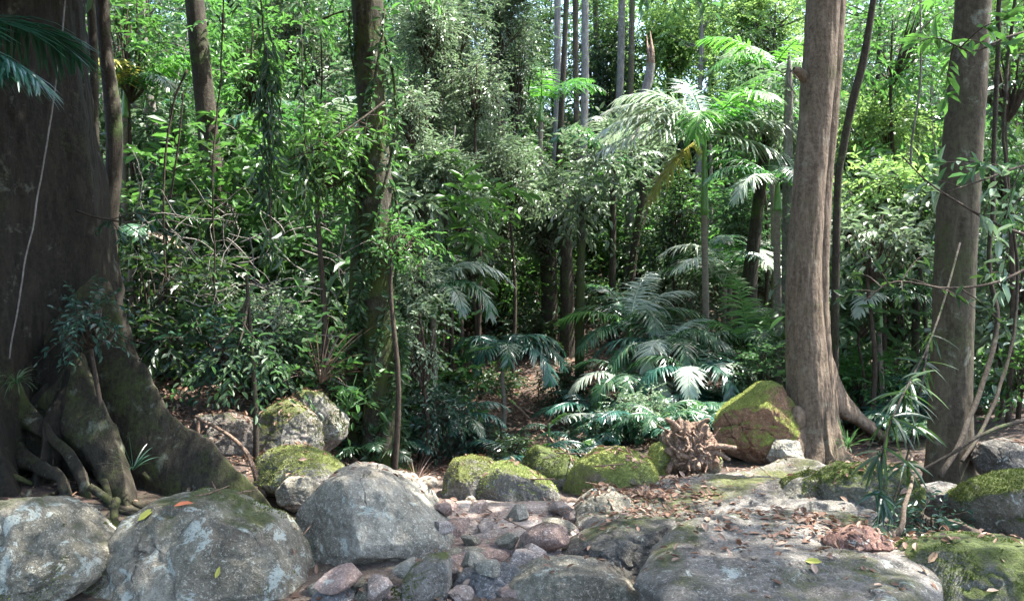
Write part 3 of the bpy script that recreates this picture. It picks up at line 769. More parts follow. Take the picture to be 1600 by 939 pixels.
SURF.append((V, Q))

# ------------------------------------------------------------------ trees with modelled trunks
def trunk_mesh(name, pts, mat, n=40, amp=0.07, freq=2.2, seed=0, lobes=None, flare=0.0, flare_h=0.5, step=0.07, extra=None, rel=0.0):
    """pts rows: x y z r, from the ground up"""
    P = smooth_path(pts, step)
    m = len(P)
    a = np.arange(n) * 2 * PI / n
    C0 = P[:, :3]
    T = unit(np.gradient(C0, axis=0))
    u = unit(np.cross(T, np.array([0, 1.0, 0]))); v = np.cross(T, u)
    ring = np.cos(a)[None, :, None] * u[:, None] + np.sin(a)[None, :, None] * v[:, None]
    r = P[:, 3][:, None] * np.ones((1, n))
    hgt = (P[:, 2] - P[0, 2])[:, None]
    if flare:
        ridge = 0.5 + 0.5 * np.cos(a * (lobes or 5) + seed + 0.8 * np.sin(a * 2 + seed))[None]
        r = r * (1 + flare * np.exp(-hgt / flare_h) * (0.35 + 0.9 * ridge ** 1.5))
        r = r * (1 + 0.10 * np.exp(-hgt / (flare_h * 5)) * (ridge - 0.5))
    base = C0[:, None] + ring * r[..., None]
    nz = fbm(base * np.array([freq, freq, freq * 0.45]), 3, seed) + 0.35 * fbm(base * np.array([freq * 5, freq * 5, freq * 1.4]), 3, seed + 3)
    r = r * (1 + amp * nz)
    if rel:
        w1 = fbm(base * np.array([11, 11, 2.0]) + 5.5, 3, seed + 11); w2 = vnoise(base * np.array([30, 30, 9]), seed + 14)
        r = r * (1 + rel * (-np.clip(0.22 - np.abs(w1), 0, 1) * 3.2 + 0.3 * w2 + 0.6 * np.clip(fbm(base * np.array([4, 4, 3]), 3, seed + 17), 0, 1)))
    V = C0[:, None] + ring * r[..., None]
    idx = np.arange(m * n).reshape(m, n)
    q = np.stack([idx[:-1], np.roll(idx[:-1], -1, 1), np.roll(idx[1:], -1, 1), idx[1:]], -1).reshape(-1, 4)
    mb = MB(); mb.add(V.reshape(-1, 3), q)
    if extra: extra(mb)
    return mb

def crown_at(mbL, mbT, rng, cen, rad, n, leaf, wid, k=9, slen=0.5, frm=None, nb=7, **kw):
    foliage(mbL, rng, cen, rad, n, leaf, wid, k, slen, **kw)
    if frm is not None:
        for i in range(nb):
            u = unit(rng.normal(size=3)); e = np.asarray(cen) + u * np.asarray(rad) * rng.uniform(0.4, 0.85)
            mid = (frm + e) / 2 + rng.normal(size=3) * 0.1 * np.asarray(rad) - np.array([0, 0, 0.1 * rad[2]])
            pth = smooth_path(np.array([frm, mid, e]), 0.25)
            r0 = 0.012 + 0.02 * np.linalg.norm(e - frm) / 2
            tube(mbT, pth, np.linspace(r0, 0.005, len(pth)), 5)

def tree(name, label, pxs, mat, Y, leafkind='mid', crowns=None, seed=0, group=None, leaf=0.12, cat='tree', n=36, amp=0.07, flare=0.5, flare_h=0.25, lobes=5, parts=None, step=0.07, dY=0.0, topz=None, rel=0.0):
    """pxs rows: (px, py, width px) from the top of the picture downwards, at distance Y; the trunk is carried on up to topz"""
    rows = []
    for (px, py, wpx) in pxs[::-1]:
        p = at(px, py, Y)
        rows.append([p[0], p[1], p[2], wpx / 2 / F * Y])
    base = np.array([rows[0][0], Y, gh(rows[0][0], Y)])
    if rows[0][2] > base[2] + 0.15: rows.insert(0, [base[0], Y, base[2] - 0.15, rows[0][3] * 1.05])
    top = rows[-1]
    if topz and topz > top[2]:
        dxy = (top[0] - rows[-2][0]) / max(0.5, top[2] - rows[-2][2])
        hh = topz - top[2]
        rows.append([top[0] + dxy * hh * 0.5, Y + dY, top[2] + hh * 0.5, top[3] * 0.85])
        rows.append([top[0] + dxy * hh * 0.8, Y + dY * 1.5, topz, top[3] * (0.25 if crowns == 'small' else 0.55)])
    pts = np.array(rows); org = np.array([pts[0][0], Y, pts[0][2]])
    pts[:, :3] -= org
    root = thing(name, label, cat, org, group)
    rng = np.random.default_rng(seed + 1000)
    mb = trunk_mesh('trunk', pts, M[mat], n=n, amp=amp, seed=seed, flare=flare, flare_h=flare_h, lobes=lobes, step=step, rel=rel)
    mbL = MB()
    if crowns == 'small':
        crowns = [(pts[-1][:3] + np.array([rng.uniform(-.2, .2), rng.uniform(-.3, .2), rng.uniform(-0.6, 0.1)]), np.array([0.5, 0.5, 0.35]), 38) for i in range(2)]
    if crowns is None and topz:
        T = pts[-1][:3]
        crowns = [(T + np.array([rng.uniform(-1.5, 1.5), rng.uniform(-1.2, 1.2), rng.uniform(-0.6, 1.2)]), np.array([1.5, 1.5, 0.9]) * rng.uniform(0.8, 1.2), 120) for i in range(4)]
    if crowns:
        for cen, rad, cnt in crowns:
            T = pts[-2][:3] * 0.5 + pts[-1][:3] * 0.5
            crown_at(mbL, mb, rng, cen, rad, cnt, leaf, 0.42, frm=T, nb=4)
    link('trunk', mb.mesh('trunk', M[mat]), root)
    if mbL.n: link('crown', mbL.mesh('crown', M['grey' if crowns and len(crowns) == 2 else leafkind], False), root)
    return root, org

# --- the giant buttressed tree
gY = 6.9
gx0 = at(-22, 400, gY)[0]
org = np.array([gx0, gY, -0.15])
gt = thing('buttressed_tree', 'giant dark buttressed rainforest tree filling the left edge', 'tree', org)
pts = np.array([[0, 0, -0.1, 1.12], [0, 0, 0.5, 1.08], [0, 0, 1.0, 1.04], [0, 0, 2.0, 0.95], [-0.02, 0, 3.2, 0.82], [-0.03, 0, 4.4, 0.74], [0, 0, 7, 0.62], [0.1, 0, 9.5, 0.5], [0.2, 0.1, 11.5, 0.35]])
P = smooth_path(pts, 0.045)
n = 240; a = np.arange(n) * 2 * PI / n
hgt = P[:, 2][:, None]
r = P[:, 3][:, None] * np.ones((1, n))
lob = (1 - np.abs(np.sin(a * 3.5 + 0.55 + 0.45 * np.sin(a * 2))))[None]
r = r * (1 + 0.55 * np.exp(-np.maximum(hgt, 0) / 1.1) * (lob ** 1.2 - 0.35) + 0.10 * np.exp(-hgt / 4.5) * (lob - 0.5))
Vr = P[:, None, :3] + np.stack([np.cos(a), np.sin(a), 0 * a], -1)[None] * r[..., None]
nz = fbm(Vr * np.array([1.6, 1.6, 0.7]), 3, 2) + 0.4 * fbm(Vr * np.array([6, 6, 2.4]), 4, 5)
fz = fbm(Vr * np.array([9, 9, 1.5]), 3, 12)
r = r * (1 + 0.075 * nz - 0.05 * np.clip(0.2 - np.abs(fz), 0, 1) * 2.5 + 0.012 * vnoise(Vr * np.array([24, 24, 8]), 4))
Vr = P[:, None, :3] + np.stack([np.cos(a), np.sin(a), 0 * a], -1)[None] * r[..., None]
idx = np.arange(len(P) * n).reshape(len(P), n)
q = np.stack([idx[:-1], np.roll(idx[:-1], -1, 1), np.roll(idx[1:], -1, 1), idx[1:]], -1).reshape(-1, 4)
mb = MB(); mb.add(Vr.reshape(-1, 3), q)
rng = np.random.default_rng(4)
mbL = MB()
for i in range(9):
    aa = rng.uniform(0, 2 * PI); rr_ = rng.uniform(1.5, 4.6)
    crown_at(mbL, mb, rng, np.array([rr_ * math.cos(aa), rr_ * math.sin(aa) * 0.8 - 0.3, rng.uniform(8.5, 12.5)]), np.array([2.0, 1.8, 1.0]), 170, 0.22, 0.42, slen=0.6, frm=np.array([0.05, 0, 8.6]), nb=4)
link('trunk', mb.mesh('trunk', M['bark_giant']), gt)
link('crown', mbL.mesh('crown', M['dark'], False), gt)

def root_blade(rows, name='root', mat='bark_root', n=28, seed=0, amp=0.12, parent=gt, o=org):
    """rows: px, py (spine), Y, half thickness, half height"""
    R_ = np.array([[*at(px, py, Yd), th, hh] for px, py, Yd, th, hh in rows])
    S = smooth_path(R_, 0.05)
    a = np.arange(n) * 2 * PI / n
    T = unit(np.gradient(S[:, :3], axis=0))
    side = unit(np.cross(T, np.array([0, 0, 1.0]))); upv = np.cross(side, T)
    V = S[:, None, :3] + (np.cos(a) * (0.95 - 0.62 * np.sin(a)))[None, :, None] * side[:, None] * S[:, 3][:, None, None] + np.sin(a)[None, :, None] * upv[:, None] * (S[:, 4] * (1 + 0.22 * vnoise(S[:, :3] * 3.1, seed)))[:, None, None]
    nz = fbm(V * 4 + seed, 3, seed) + 0.5 * fbm(V * 14, 3, seed + 2)
    V = S[:, None, :3] + (V - S[:, None, :3]) * (1 + amp * nz[..., None])
    idx = np.arange(V.shape[0] * n).reshape(-1, n)
    q = np.stack([idx[:-1], np.roll(idx[:-1], -1, 1), np.roll(idx[1:], -1, 1), idx[1:]], -1).reshape(-1, 4)
    mb = MB(); mb.add(V.reshape(-1, 3) - o, q)
    return link(name, mb.mesh(name, M[mat]), parent)
rb = root_blade([(90, 560, 6.7, 0.30, 0.8), (165, 640, 6.45, 0.17, 0.62), (225, 702, 6.2, 0.14, 0.46), (290, 738, 6.0, 0.13, 0.33), (345, 766, 5.8, 0.11, 0.22), (395, 788, 5.65, 0.08, 0.12), (425, 808, 5.55, 0.03, 0.04)], seed=3, amp=0.16)
rb['label'] = 'broad mossy plank root sloping down to the boulders'
root_blade([(110, 600, 6.3, 0.16, 0.3), (150, 670, 6.05, 0.13, 0.24), (178, 725, 5.85, 0.10, 0.17), (192, 770, 5.7, 0.08, 0.13), (196, 830, 5.55, 0.07, 0.08)], seed=4, amp=0.5)
root_blade([(0, 610, 6.25, 0.12, 0.2), (60, 665, 6.05, 0.05, 0.09), (100, 700, 5.9, 0.03, 0.05), (128, 742, 5.75, 0.035, 0.06), (140, 800, 5.65, 0.03, 0.05)], seed=5, amp=0.6)
root_blade([(30, 705, 6.05, 0.06, 0.08), (70, 735, 5.8, 0.035, 0.05), (95, 745, 5.7, 0.03, 0.04), (108, 785, 5.6, 0.03, 0.05), (112, 830, 5.5, 0.03, 0.04)], seed=6, amp=0.6)
root_blade([(60, 640, 6.4, 0.25, 0.45), (110, 700, 6.3, 0.22, 0.35), (170, 750, 6.2, 0.18, 0.25), (240, 790, 6.1, 0.12, 0.14)], seed=7, mat='bark_giant', amp=0.25)
root_blade([(-40, 560, 6.2, 0.35, 0.5), (-40, 660, 5.95, 0.32, 0.42), (-20, 740, 5.75, 0.2, 0.25), (20, 800, 5.6, 0.12, 0.12)], seed=8, mat='bark_giant', amp=0.2)
root_blade([(100, 560, 6.5, 0.22, 0.4), (105, 640, 6.25, 0.12, 0.25), (80, 700, 6.05, 0.08, 0.14), (60, 760, 5.85, 0.06, 0.08), (50, 815, 5.7, 0.05, 0.06)], seed=9, mat='bark_giant', amp=0.3)

rng = np.random.default_rng(31)
for k in range(16):
    x0, y0 = rng.uniform(-3.9, -2.1), rng.uniform(5.3, 6.3); a0 = rng.uniform(-0.9, 0.5) - 0.6; pp = []
    r0 = rng.uniform(0.012, 0.03); L_ = rng.uniform(0.6, 1.4)
    for j in range(9):
        pp.append([x0, y0, gh(x0, y0) + r0 * 0.5 * (1 - j / 9) + (0.10 * max(0, 1 - j / 2.0))]); a0 += rng.normal() * 0.45
        x0 += math.cos(a0) * L_ / 9; y0 += math.sin(a0) * L_ / 9
    S = smooth_path(np.array(pp), 0.03); mb = MB(); tube(mb, S - org, np.linspace(r0, r0 * 0.3, len(S)), 8, 0.3, 12, k)
    link('root', mb.mesh('root', M['bark_root']), gt)

def liana(label, rows, w_=0.012, mat='twig', name='liana', leaf=None, nleaf=0, seed=0, llen=0.1, group=None, hang=0.6, wid=0.35):
    P = np.array([at(px, py, Yd) for px, py, Yd in rows]); S = smooth_path(P, 0.06)
    o = S[-1].copy()
    S = S + 0.012 * np.stack([vnoise(S * 5, 1), vnoise(S * 5, 2), 0 * S[:, 0]], -1)
    rt = thing(name, label, 'vine', o, group)
    mb = MB(); tube(mb, S - o, np.full(len(S), w_), 6, 0.2, 20, seed)
    link('stem', mb.mesh('stem', M[mat]), rt)
    if leaf:
        rng = np.random.default_rng(seed)
        cl = rng.integers(0, len(S), max(5, nleaf // 16)); i = np.clip((cl[rng.integers(0, len(cl), nleaf)] + rng.normal(size=nleaf) * 2.2).astype(int), 0, len(S) - 1)
        mbL = MB()
        D = rng.normal(size=(nleaf, 3)) * np.array([1, 1, 0.5]) + np.array([0, 0, -hang])
        N = rng.normal(size=(nleaf, 3)) * 0.6 + np.array([0, -0.4, 0.8])
        L = llen * rng.uniform(0.6, 1.3, nleaf)
        leaves(mbL, S[i] - o + unit(D) * 0.01 + rng.normal(size=(nleaf, 3)) * np.array([0.05, 0.05, 0.02]), D, N, L, L * wid, 0.2, 0.25)
        link('foliage', mbL.mesh('foliage', M[leaf], False), rt)
    return rt
liana('thin pale liana running down the giant buttressed trunk', [(104, -10, 5.86), (92, 90, 5.84), (76, 200, 5.8), (58, 320, 5.76), (34, 440, 5.72), (14, 560, 5.7)], 0.006, 'bark_grey')

# --- trees added to shade the clearing and hollow; their crowns are out of view
def added_shade_tree(label, x, y, H, r, blobs, mat='bark_olive', kind='mid', seed=0, leaf=0.2, group=None):
    z = gh(x, y) - 0.1
    rt = thing('added_shade_tree', label, 'tree', (x, y, z), group)
    mb = trunk_mesh('trunk', np.array([[0, 0, 0, r * 1.2], [0.05, 0, H * 0.4, r], [0, 0.05, H * 0.75, r * 0.8], [0.1, 0, H, r * 0.4]]), None, n=20, amp=0.06, seed=seed, flare=0.4, step=0.3)
    rng = np.random.default_rng(seed); mbL = MB()
    for (bx, by, bz, br_, nn) in blobs:
        crown_at(mbL, mb, rng, np.array([bx - x, by - y, bz - z]), np.array([br_, br_, br_ * 0.4]), nn, leaf, 0.42, slen=0.7, frm=np.array([0, 0, H * 0.75]), nb=5, gap=-0.25, shell=0.6)
    link('trunk', mb.mesh('trunk', M[mat]), rt); link('crown', mbL.mesh('crown', M[kind], False), rt)
added_shade_tree('unseen canopy tree left of the clearing, its low crown added to shade the giant tree', -7.5, 3.0, 12, 0.3, [(-6, 5, 6.0, 2.2, 260), (-4.2, 3.4, 7.0, 2.2, 240), (-7, 8, 7, 2.4, 260), (-3, 1, 8.5, 2.4, 240), (-5.0, 7.0, 8.5, 2.4, 240), (-8.5, 3, 5, 2.5, 300), (-7.5, 5.8, 3.6, 1.6, 200), (-3.6, 4.6, 4.9, 1.7, 260), (-5.2, 5.0, 5.0, 1.8, 300), (-5.5, 2.0, 4.0, 1.8, 300), (-7, 0, 4, 2.2, 300), (-3.4, 6.4, 6.0, 1.8, 240), (-2.3, 7.0, 6.3, 1.4, 260), (-1.7, 7.6, 8.0, 1.4, 200), (-1.5, 6.2, 5.7, 1.2, 220), (-2.2, 5.0, 5.4, 1.3, 220), (-3.0, 6.0, 5.4, 1.2, 200)], seed=1)
added_shade_tree('unseen canopy tree behind the clearing on the right, added to shade the foreground rocks', 3.5, -2.5, 13, 0.3, [(3.1, 5.5, 8.9, 1.2, 150), (2.6, 4.2, 8.8, 1.6, 210), (4.8, 4.1, 9.2, 1.6, 210), (1.0, 4.1, 8.6, 1.5, 170), (2.5, 0, 10.0, 2.6, 240), (5.0, 2.0, 9.0, 2.6, 260), (0.5, 1.5, 10.5, 2.4, 200), (3.0, 3.5, 9.6, 2.2, 190), (6.5, -1, 8.5, 2.6, 260)], seed=2)
added_shade_tree('unseen canopy tree right of the clearing, added to shade the foreground', 8.5, 5.0, 13, 0.3, [(7.6, 3.4, 9.0, 2.2, 220), (8.5, 2.4, 8.0, 2.6, 260), (9.5, 9.0, 8.5, 2.2, 200), (10, 6, 7, 2.6, 260)], seed=3)
added_shade_tree('canopy tree rising on the slope, its unseen crown added to shade the hollow', -0.3, 17.5, 8.0, 0.10, [(2.3, 11.2, 6.9, 1.1, 220), (2.7, 10.2, 6.8, 1.0, 180), (1.7, 10.7, 6.6, 0.8, 120)], seed=5)
added_shade_tree('unseen canopy tree behind the clearing on the left, added for foreground shade', -2.8, -3.0, 12, 0.28, [(-2, -1, 9.0, 2.6, 240), (-0.5, 2.0, 9.5, 2.0, 150), (-4.5, -1.0, 7, 2.5, 240)], seed=4)

# --- other individual trees
T = tree
T('slender_tree', 'thin dark sapling right against the giant buttressed trunk', [(140, -20, 13), (146, 80, 13), (148, 200, 13), (150, 330, 14), (152, 560, 16)], 'bark_dark', 8.4, 'mid', seed=11, n=16, flare=0.2, topz=8)
T('slender_tree', 'curved reddish-brown sapling second from the giant buttressed trunk', [(158, -20, 20), (165, 80, 20), (177, 180, 24), (178, 260, 25), (170, 380, 26), (172, 600, 30)], 'bark_dark', 8.8, 'mid', seed=12, n=20, flare=0.2, topz=8.5)
T('slender_tree', 'pale grey thin trunk between the reddish sapling and the dark mossy trunk', [(216, -20, 16), (226, 90, 17), (238, 200, 19), (247, 330, 22), (252, 600, 26)], 'bark_grey', 12.5, 'mid', seed=13, n=20, flare=0.2, topz=10)
T('tree', 'dark straight trunk with moss patches in the left thicket', [(302, -20, 27), (316, 120, 30), (328, 240, 32), (340, 360, 33), (347, 480, 36), (350, 640, 46)], 'bark_dark', 11.0, 'bright', seed=14, flare=0.5, topz=10)
# vine wrapped double trunk
rt, oo = T('tree', 'mossy vine-wrapped double trunk at the left centre', [(572, -20, 48), (578, 120, 47), (588, 260, 44), (590, 380, 50), (592, 480, 52), (594, 600, 54), (594, 745, 66)], 'bark_mossy', 8.8, 'grey', seed=15, n=90, flare=0.6, topz=11, amp=0.14, step=0.04, rel=0.06)
pts2 = np.array([[*at(560, 770, 9.0), 0.17], [*at(560, 650, 9.0), 0.15], [*at(562, 520, 9.0), 0.14], [*at(566, 400, 8.95), 0.13], [*at(572, 300, 8.9), 0.12], [*at(580, 200, 8.85), 0.1]])
pts2[:, :3] -= oo
mb = trunk_mesh('trunk', pts2, None, n=30, amp=0.1, seed=16, flare=0.4, flare_h=0.3)
link('trunk', mb.mesh('trunk', M['bark_mossy']), rt)['label'] = 'second, darker stem on the left'
# climbing leaves round it: a separate creeper
rng = np.random.default_rng(8)
mbS = MB(); mbL = MB(); cre_o = at(598, 745, 8.7)
for s in range(5):
    tt = np.linspace(0, 1, 60); ph = s * 1.3 + tt * rng.uniform(4, 9)
    cxp = 600 - 20 * tt ** 2 + 4 * np.sin(tt * 9 + s); cz = 745 - tt * (720 if s < 3 else 360)
    P = np.array([at(cx_, cz_, 8.8) for cx_, cz_ in zip(cxp, cz)])
    P[:, 0] += 0.2 * np.cos(ph); P[:, 1] += 0.2 * np.sin(ph) * 0.9 - 0.08
    tube(mbS, P - cre_o, np.full(60, 0.014), 5)
    k = 430
    i = rng.integers(0, 60, k); D = rng.normal(size=(k, 3)) + np.array([0, -0.6, -0.5]); N = rng.normal(size=(k, 3)) * 0.5 + np.array([0, -0.6, 0.6])
    L = rng.uniform(0.04, 0.13, k); leaves(mbL, P[i] - cre_o + unit(D) * 0.03, D, N, L, L * 0.45)
cr_ = thing('climbing_vine', 'leafy creeper winding up the mossy double trunk', 'vine', cre_o)
link('stem', mbS.mesh('stem', M['bark_mossy']), cr_); link('foliage', mbL.mesh('foliage', M['mid'], False), cr_)

# red-brown tree right of centre
rt, oo = T('tree', 'stout reddish-brown tree with fluted twin stem right of centre', [(1288, -20, 50), (1280, 100, 52), (1272, 200, 50), (1262, 320, 50), (1256, 440, 54), (1260, 560, 62), (1266, 650, 72), (1268, 728, 92)], 'bark_red', 8.0, 'mid', seed=20, crowns=[(np.array([-1.2, -2.2, 9.8]), np.array([1.6, 1.5, .9]), 160), (np.array([0.5, 1.2, 10.6]), np.array([1.6, 1.5, .9]), 150), (np.array([4.6, -1.0, 9.8]), np.array([1.6, 1.4, .9]), 130)], n=150, flare=0.3, flare_h=0.22, lobes=4, topz=11, amp=0.11, step=0.03, rel=0.05)
st = np.array([[*at(1292, 730, 8.12), 0.18], [*at(1284, 620, 8.12), 0.14], [*at(1278, 480, 8.1), 0.105], [*at(1282, 320, 8.1), 0.10], [*at(1294, 180, 8.1), 0.10], [*at(1302, 60, 8.1), 0.10], [*at(1308, -60, 8.1), 0.10], [*at(1330, -500, 8.1), 0.08]]); st[:, :3] -= oo
link('trunk', trunk_mesh('trunk', st, None, n=110, amp=0.12, seed=21, flare=0.3, flare_h=0.2, step=0.03, rel=0.06).mesh('trunk', M['bark_red']), rt)['label'] = 'darker rear stem fused to the right side'
root_blade([(1280, 570, 8.15, 0.07, 0.16), (1308, 622, 8.2, 0.055, 0.12), (1340, 652, 8.35, 0.05, 0.08), (1372, 676, 8.5, 0.04, 0.055), (1398, 702, 8.7, 0.035, 0.045), (1425, 745, 8.9, 0.03, 0.04)], seed=22, mat='bark_red', parent=rt, o=oo)
root_blade([(1262, 650, 7.95, 0.1, 0.12), (1245, 690, 7.8, 0.08, 0.1), (1238, 725, 7.6, 0.06, 0.05)], seed=23, mat='bark_red', parent=rt, o=oo)
root_blade([(1285, 640, 7.9, 0.08, 0.1), (1290, 690, 7.8, 0.07, 0.09), (1300, 722, 7.65, 0.05, 0.05), (1320, 732, 7.5, 0.03, 0.03)], seed=24, mat='bark_red', parent=rt, o=oo)
br = np.array([[*at(1258, 122, 7.95), 0.05], [*at(1248, 112, 7.9), 0.042], [*at(1240, 108, 7.88), 0.02]]); br[:, :3] -= oo
link('broken_branch', trunk_mesh('b', br, None, n=14, amp=0.15, seed=5).mesh('broken_branch', M['bark_red']), rt)
mb = MB(); D, q_, tr_ = SD_LO
mb.add((D * (1 + 0.2 * fbm(D * 2, 3, 3)[:, None])) * np.array([0.085, 0.07, 0.12]) + at(1246, 655, 7.82) - oo, q_, tr_)
link('burl', mb.mesh('burl', M['bark_red']), rt)

rt, oo = T('tree', 'straight olive-brown trunk near the right edge', [(1522, -20, 52), (1512, 120, 56), (1500, 280, 61), (1492, 420, 62), (1487, 560, 60), (1484, 680, 64), (1484, 768, 72)], 'bark_olive', 6.9, 'mid', seed=30, crowns=[(np.array([0.6, -2.8, 9.2]), np.array([1.6, 1.3, .9]), 160), (np.array([2.4, -2.0, 9.0]), np.array([1.5, 1.3, .9]), 140), (np.array([-0.8, -3.2, 9.6]), np.array([1.4, 1.2, .8]), 120)], n=130, flare=0.18, flare_h=0.2, topz=10, amp=0.06, step=0.03, rel=0.022)
T('slender_tree', 'thin leaning stem rising just right of the reddish-brown tree', [(1368, -20, 10), (1350, 90, 12), (1332, 160, 13), (1318, 230, 12), (1308, 320, 12), (1302, 700, 14)], 'bark_dark', 8.9, 'mid', seed=31, n=14, flare=0.1, topz=8, crowns=[(np.array([1.4, -2.4, 8.0]), np.array([.8, .8, .5]), 60)])
liana('ropy liana hanging from the canopy beside the olive-brown trunk', [(1562, -20, 7.3), (1556, 150, 7.3), (1552, 300, 7.2), (1546, 420, 7.1), (1558, 500, 7.0), (1535, 600, 6.8), (1500, 690, 6.5), (1470, 745, 6.3)], 0.022, 'bark_dark', seed=2)
liana('pair partner liana twisting at the far right edge', [(1590, -20, 7.6), (1572, 120, 7.6), (1570, 260, 7.6), (1590, 420, 7.5), (1575, 560, 7.3), (1540, 660, 7.0), (1505, 720, 6.6)], 0.016, 'bark_dark', seed=3)
liana('thin straight liana in front of the left thicket', [(352, -20, 8.0), (345, 120, 8.0), (335, 220, 8.0), (333, 330, 8.0), (338, 560, 8.2)], 0.008, 'twig', seed=4)
liana('crooked thin liana left of the dark mossy trunk', [(292, 110, 8.8), (272, 160, 8.8), (258, 250, 8.8), (256, 360, 8.8), (262, 560, 8.9)], 0.012, 'twig', seed=5)
liana('drooping leafy vine with dark narrow leaves hanging in the left thicket', [(405, -20, 6.6), (412, 60, 6.6), (418, 150, 6.6), (422, 240, 6.6), (420, 330, 6.6), (425, 400, 6.7)], 0.007, 'twig', 'climbing_vine', 'dark', 300, 6, 0.13, None, 1.4, 0.25)
liana('drooping vine of short dark leaves left of the double trunk', [(470, 60, 8.0), (474, 150, 8.0), (478, 240, 8.0), (476, 330, 8.0)], 0.006, 'twig', 'climbing_vine', 'dark', 170, 7, 0.12, None, 1.3, 0.25)

# far slim trunks
far = [
    ('slim grey pole trunk leftmost of the far cluster above the creek', [(871, -20, 10), (871, 140, 11), (868, 280, 12), (866, 420, 13)], 20, 'bark_grey'),
    ('slim brown pole trunk leaning left in the far cluster above the creek', [(886, -20, 8), (880, 120, 9), (872, 270, 10), (866, 400, 10)], 19, 'bark_dark'),
    ('slim brown trunk in the middle of the far pole cluster', [(899, -20, 9), (900, 130, 9), (902, 270, 10), (904, 420, 11)], 21, 'bark_olive'),
    ('slim pale trunk rightmost of the far pole cluster', [(914, -20, 11), (914, 130, 12), (911, 260, 12), (908, 420, 13)], 20, 'bark_grey'),
    ('far grey pole trunk behind the glare-white palm fronds', [(972, -20, 11), (970, 100, 11), (966, 210, 12), (963, 420, 13)], 22, 'bark_grey'),
    ('thin far brown trunk next to the broken-topped dead trunk', [(988, -20, 9), (986, 120, 9), (982, 240, 10), (980, 420, 10)], 21, 'bark_olive'),
    ('dark slim trunk below the dry hanging frond', [(958, 300, 10), (957, 420, 11), (956, 560, 12)], 15, 'bark_dark'),
    ('dark slim forked trunk behind the palm clump', [(1000, 330, 12), (990, 400, 13), (982, 470, 14), (978, 560, 14)], 16, 'bark_dark'),
    ('shaded trunk at the back of the hollow', [(858, 330, 24), (858, 450, 25), (860, 580, 27)], 15, 'bark_dark'),
    ('second shaded trunk at the back of the hollow, dark brown', [(884, 380, 20), (886, 480, 22), (886, 590, 24)], 14.5, 'bark_dark'),
    ('slim green-stained trunk in front of the hollow', [(908, 400, 13), (906, 520, 14), (905, 660, 15)], 12.5, 'bark_mossy'),
    ('leaning trunk seen between tall palm and reddish-brown tree', [(1192, 260, 16), (1180, 360, 20), (1170, 460, 26), (1165, 600, 34)], 13, 'bark_dark'),
    ('pale thin trunk left of the reddish-brown tree', [(1232, 180, 14), (1230, 320, 15), (1228, 600, 16)], 12, 'bark_grey'),
    ('thin dark trunk in the thicket behind the reddish-brown tree', [(1325, 430, 14), (1322, 540, 14), (1320, 660, 16)], 11, 'bark_dark'),
    ('brown leaning trunk behind the strappy vine', [(1402, 430, 18), (1395, 540, 20), (1385, 670, 24)], 10.8, 'bark_red'),
    ('thin brown trunk seen left of the olive-brown trunk', [(1435, 400, 12), (1430, 540, 12), (1428, 680, 14)], 10, 'bark_dark'),
    ('fine pale trunk in the left thicket behind the double trunk', [(508, 200, 6), (507, 300, 7), (506, 450, 8)], 14, 'bark_grey'),
    ('brown far trunk leaning in the middle thicket', [(790, 380, 12), (786, 460, 12), (785, 560, 14)], 16, 'bark_dark'),
    ('thin trunk on the far slope right of the top sky gap', [(930, -20, 9), (932, 100, 9), (934, 300, 10)], 25, 'bark_olive'),
    ('far dark trunk under the bright upper right canopy', [(1178, -20, 22), (1182, 60, 24), (1190, 140, 22), (1200, 300, 20)], 22, 'bark_olive'),
]
for i, (lab, rows, Yd, mt) in enumerate(far):
    tz = at(0, rows[0][1], Yd)[2] + (3.5 if rows[0][1] < 0 else 0.9)
    T('slender_tree', lab, rows, mt, Yd, 'mid', crowns=None if rows[0][1] < 0 else 'small', seed=40 + i, n=14, flare=0.15, topz=tz, step=0.15, leaf=0.14)
# broken dead trunk
dt = thing('dead_tree', 'broken-topped dead trunk with a dark red snapped stub above the palm', 'tree', at(985, 420, 17))
o_ = at(985, 420, 17)
mb = trunk_mesh('trunk', np.array([[*(at(980, 470, 17) - o_), 0.09], [*(at(985, 300, 17) - o_), 0.085], [*(at(995, 190, 17) - o_), 0.08], [*(at(1012, 130, 17) - o_), 0.09], [*(at(1017, 100, 17) - o_), 0.085]]), None, n=14, amp=0.2, seed=6)
link('trunk', mb.mesh('trunk', M['bark_grey']), dt)
mb = MB()
for k_ in range(9):
    b_ = at(1016, 104, 17) - o_ + np.array([0.055 * math.cos(k_ * 0.7), 0.055 * math.sin(k_ * 0.7), 0]); hh_ = 0.25 + 0.5 * ((k_ * 37) % 10) / 10
    tube(mb, np.array([b_ - [0, 0, 0.15], b_ + [0.01, 0, hh_ * 0.5], b_ + [-0.02, 0, hh_]]), np.array([0.035, 0.03, 0.008]), 5, 0.3, 9, k_)
link('stub', mb.mesh('stub', M['dead_wood']), dt)

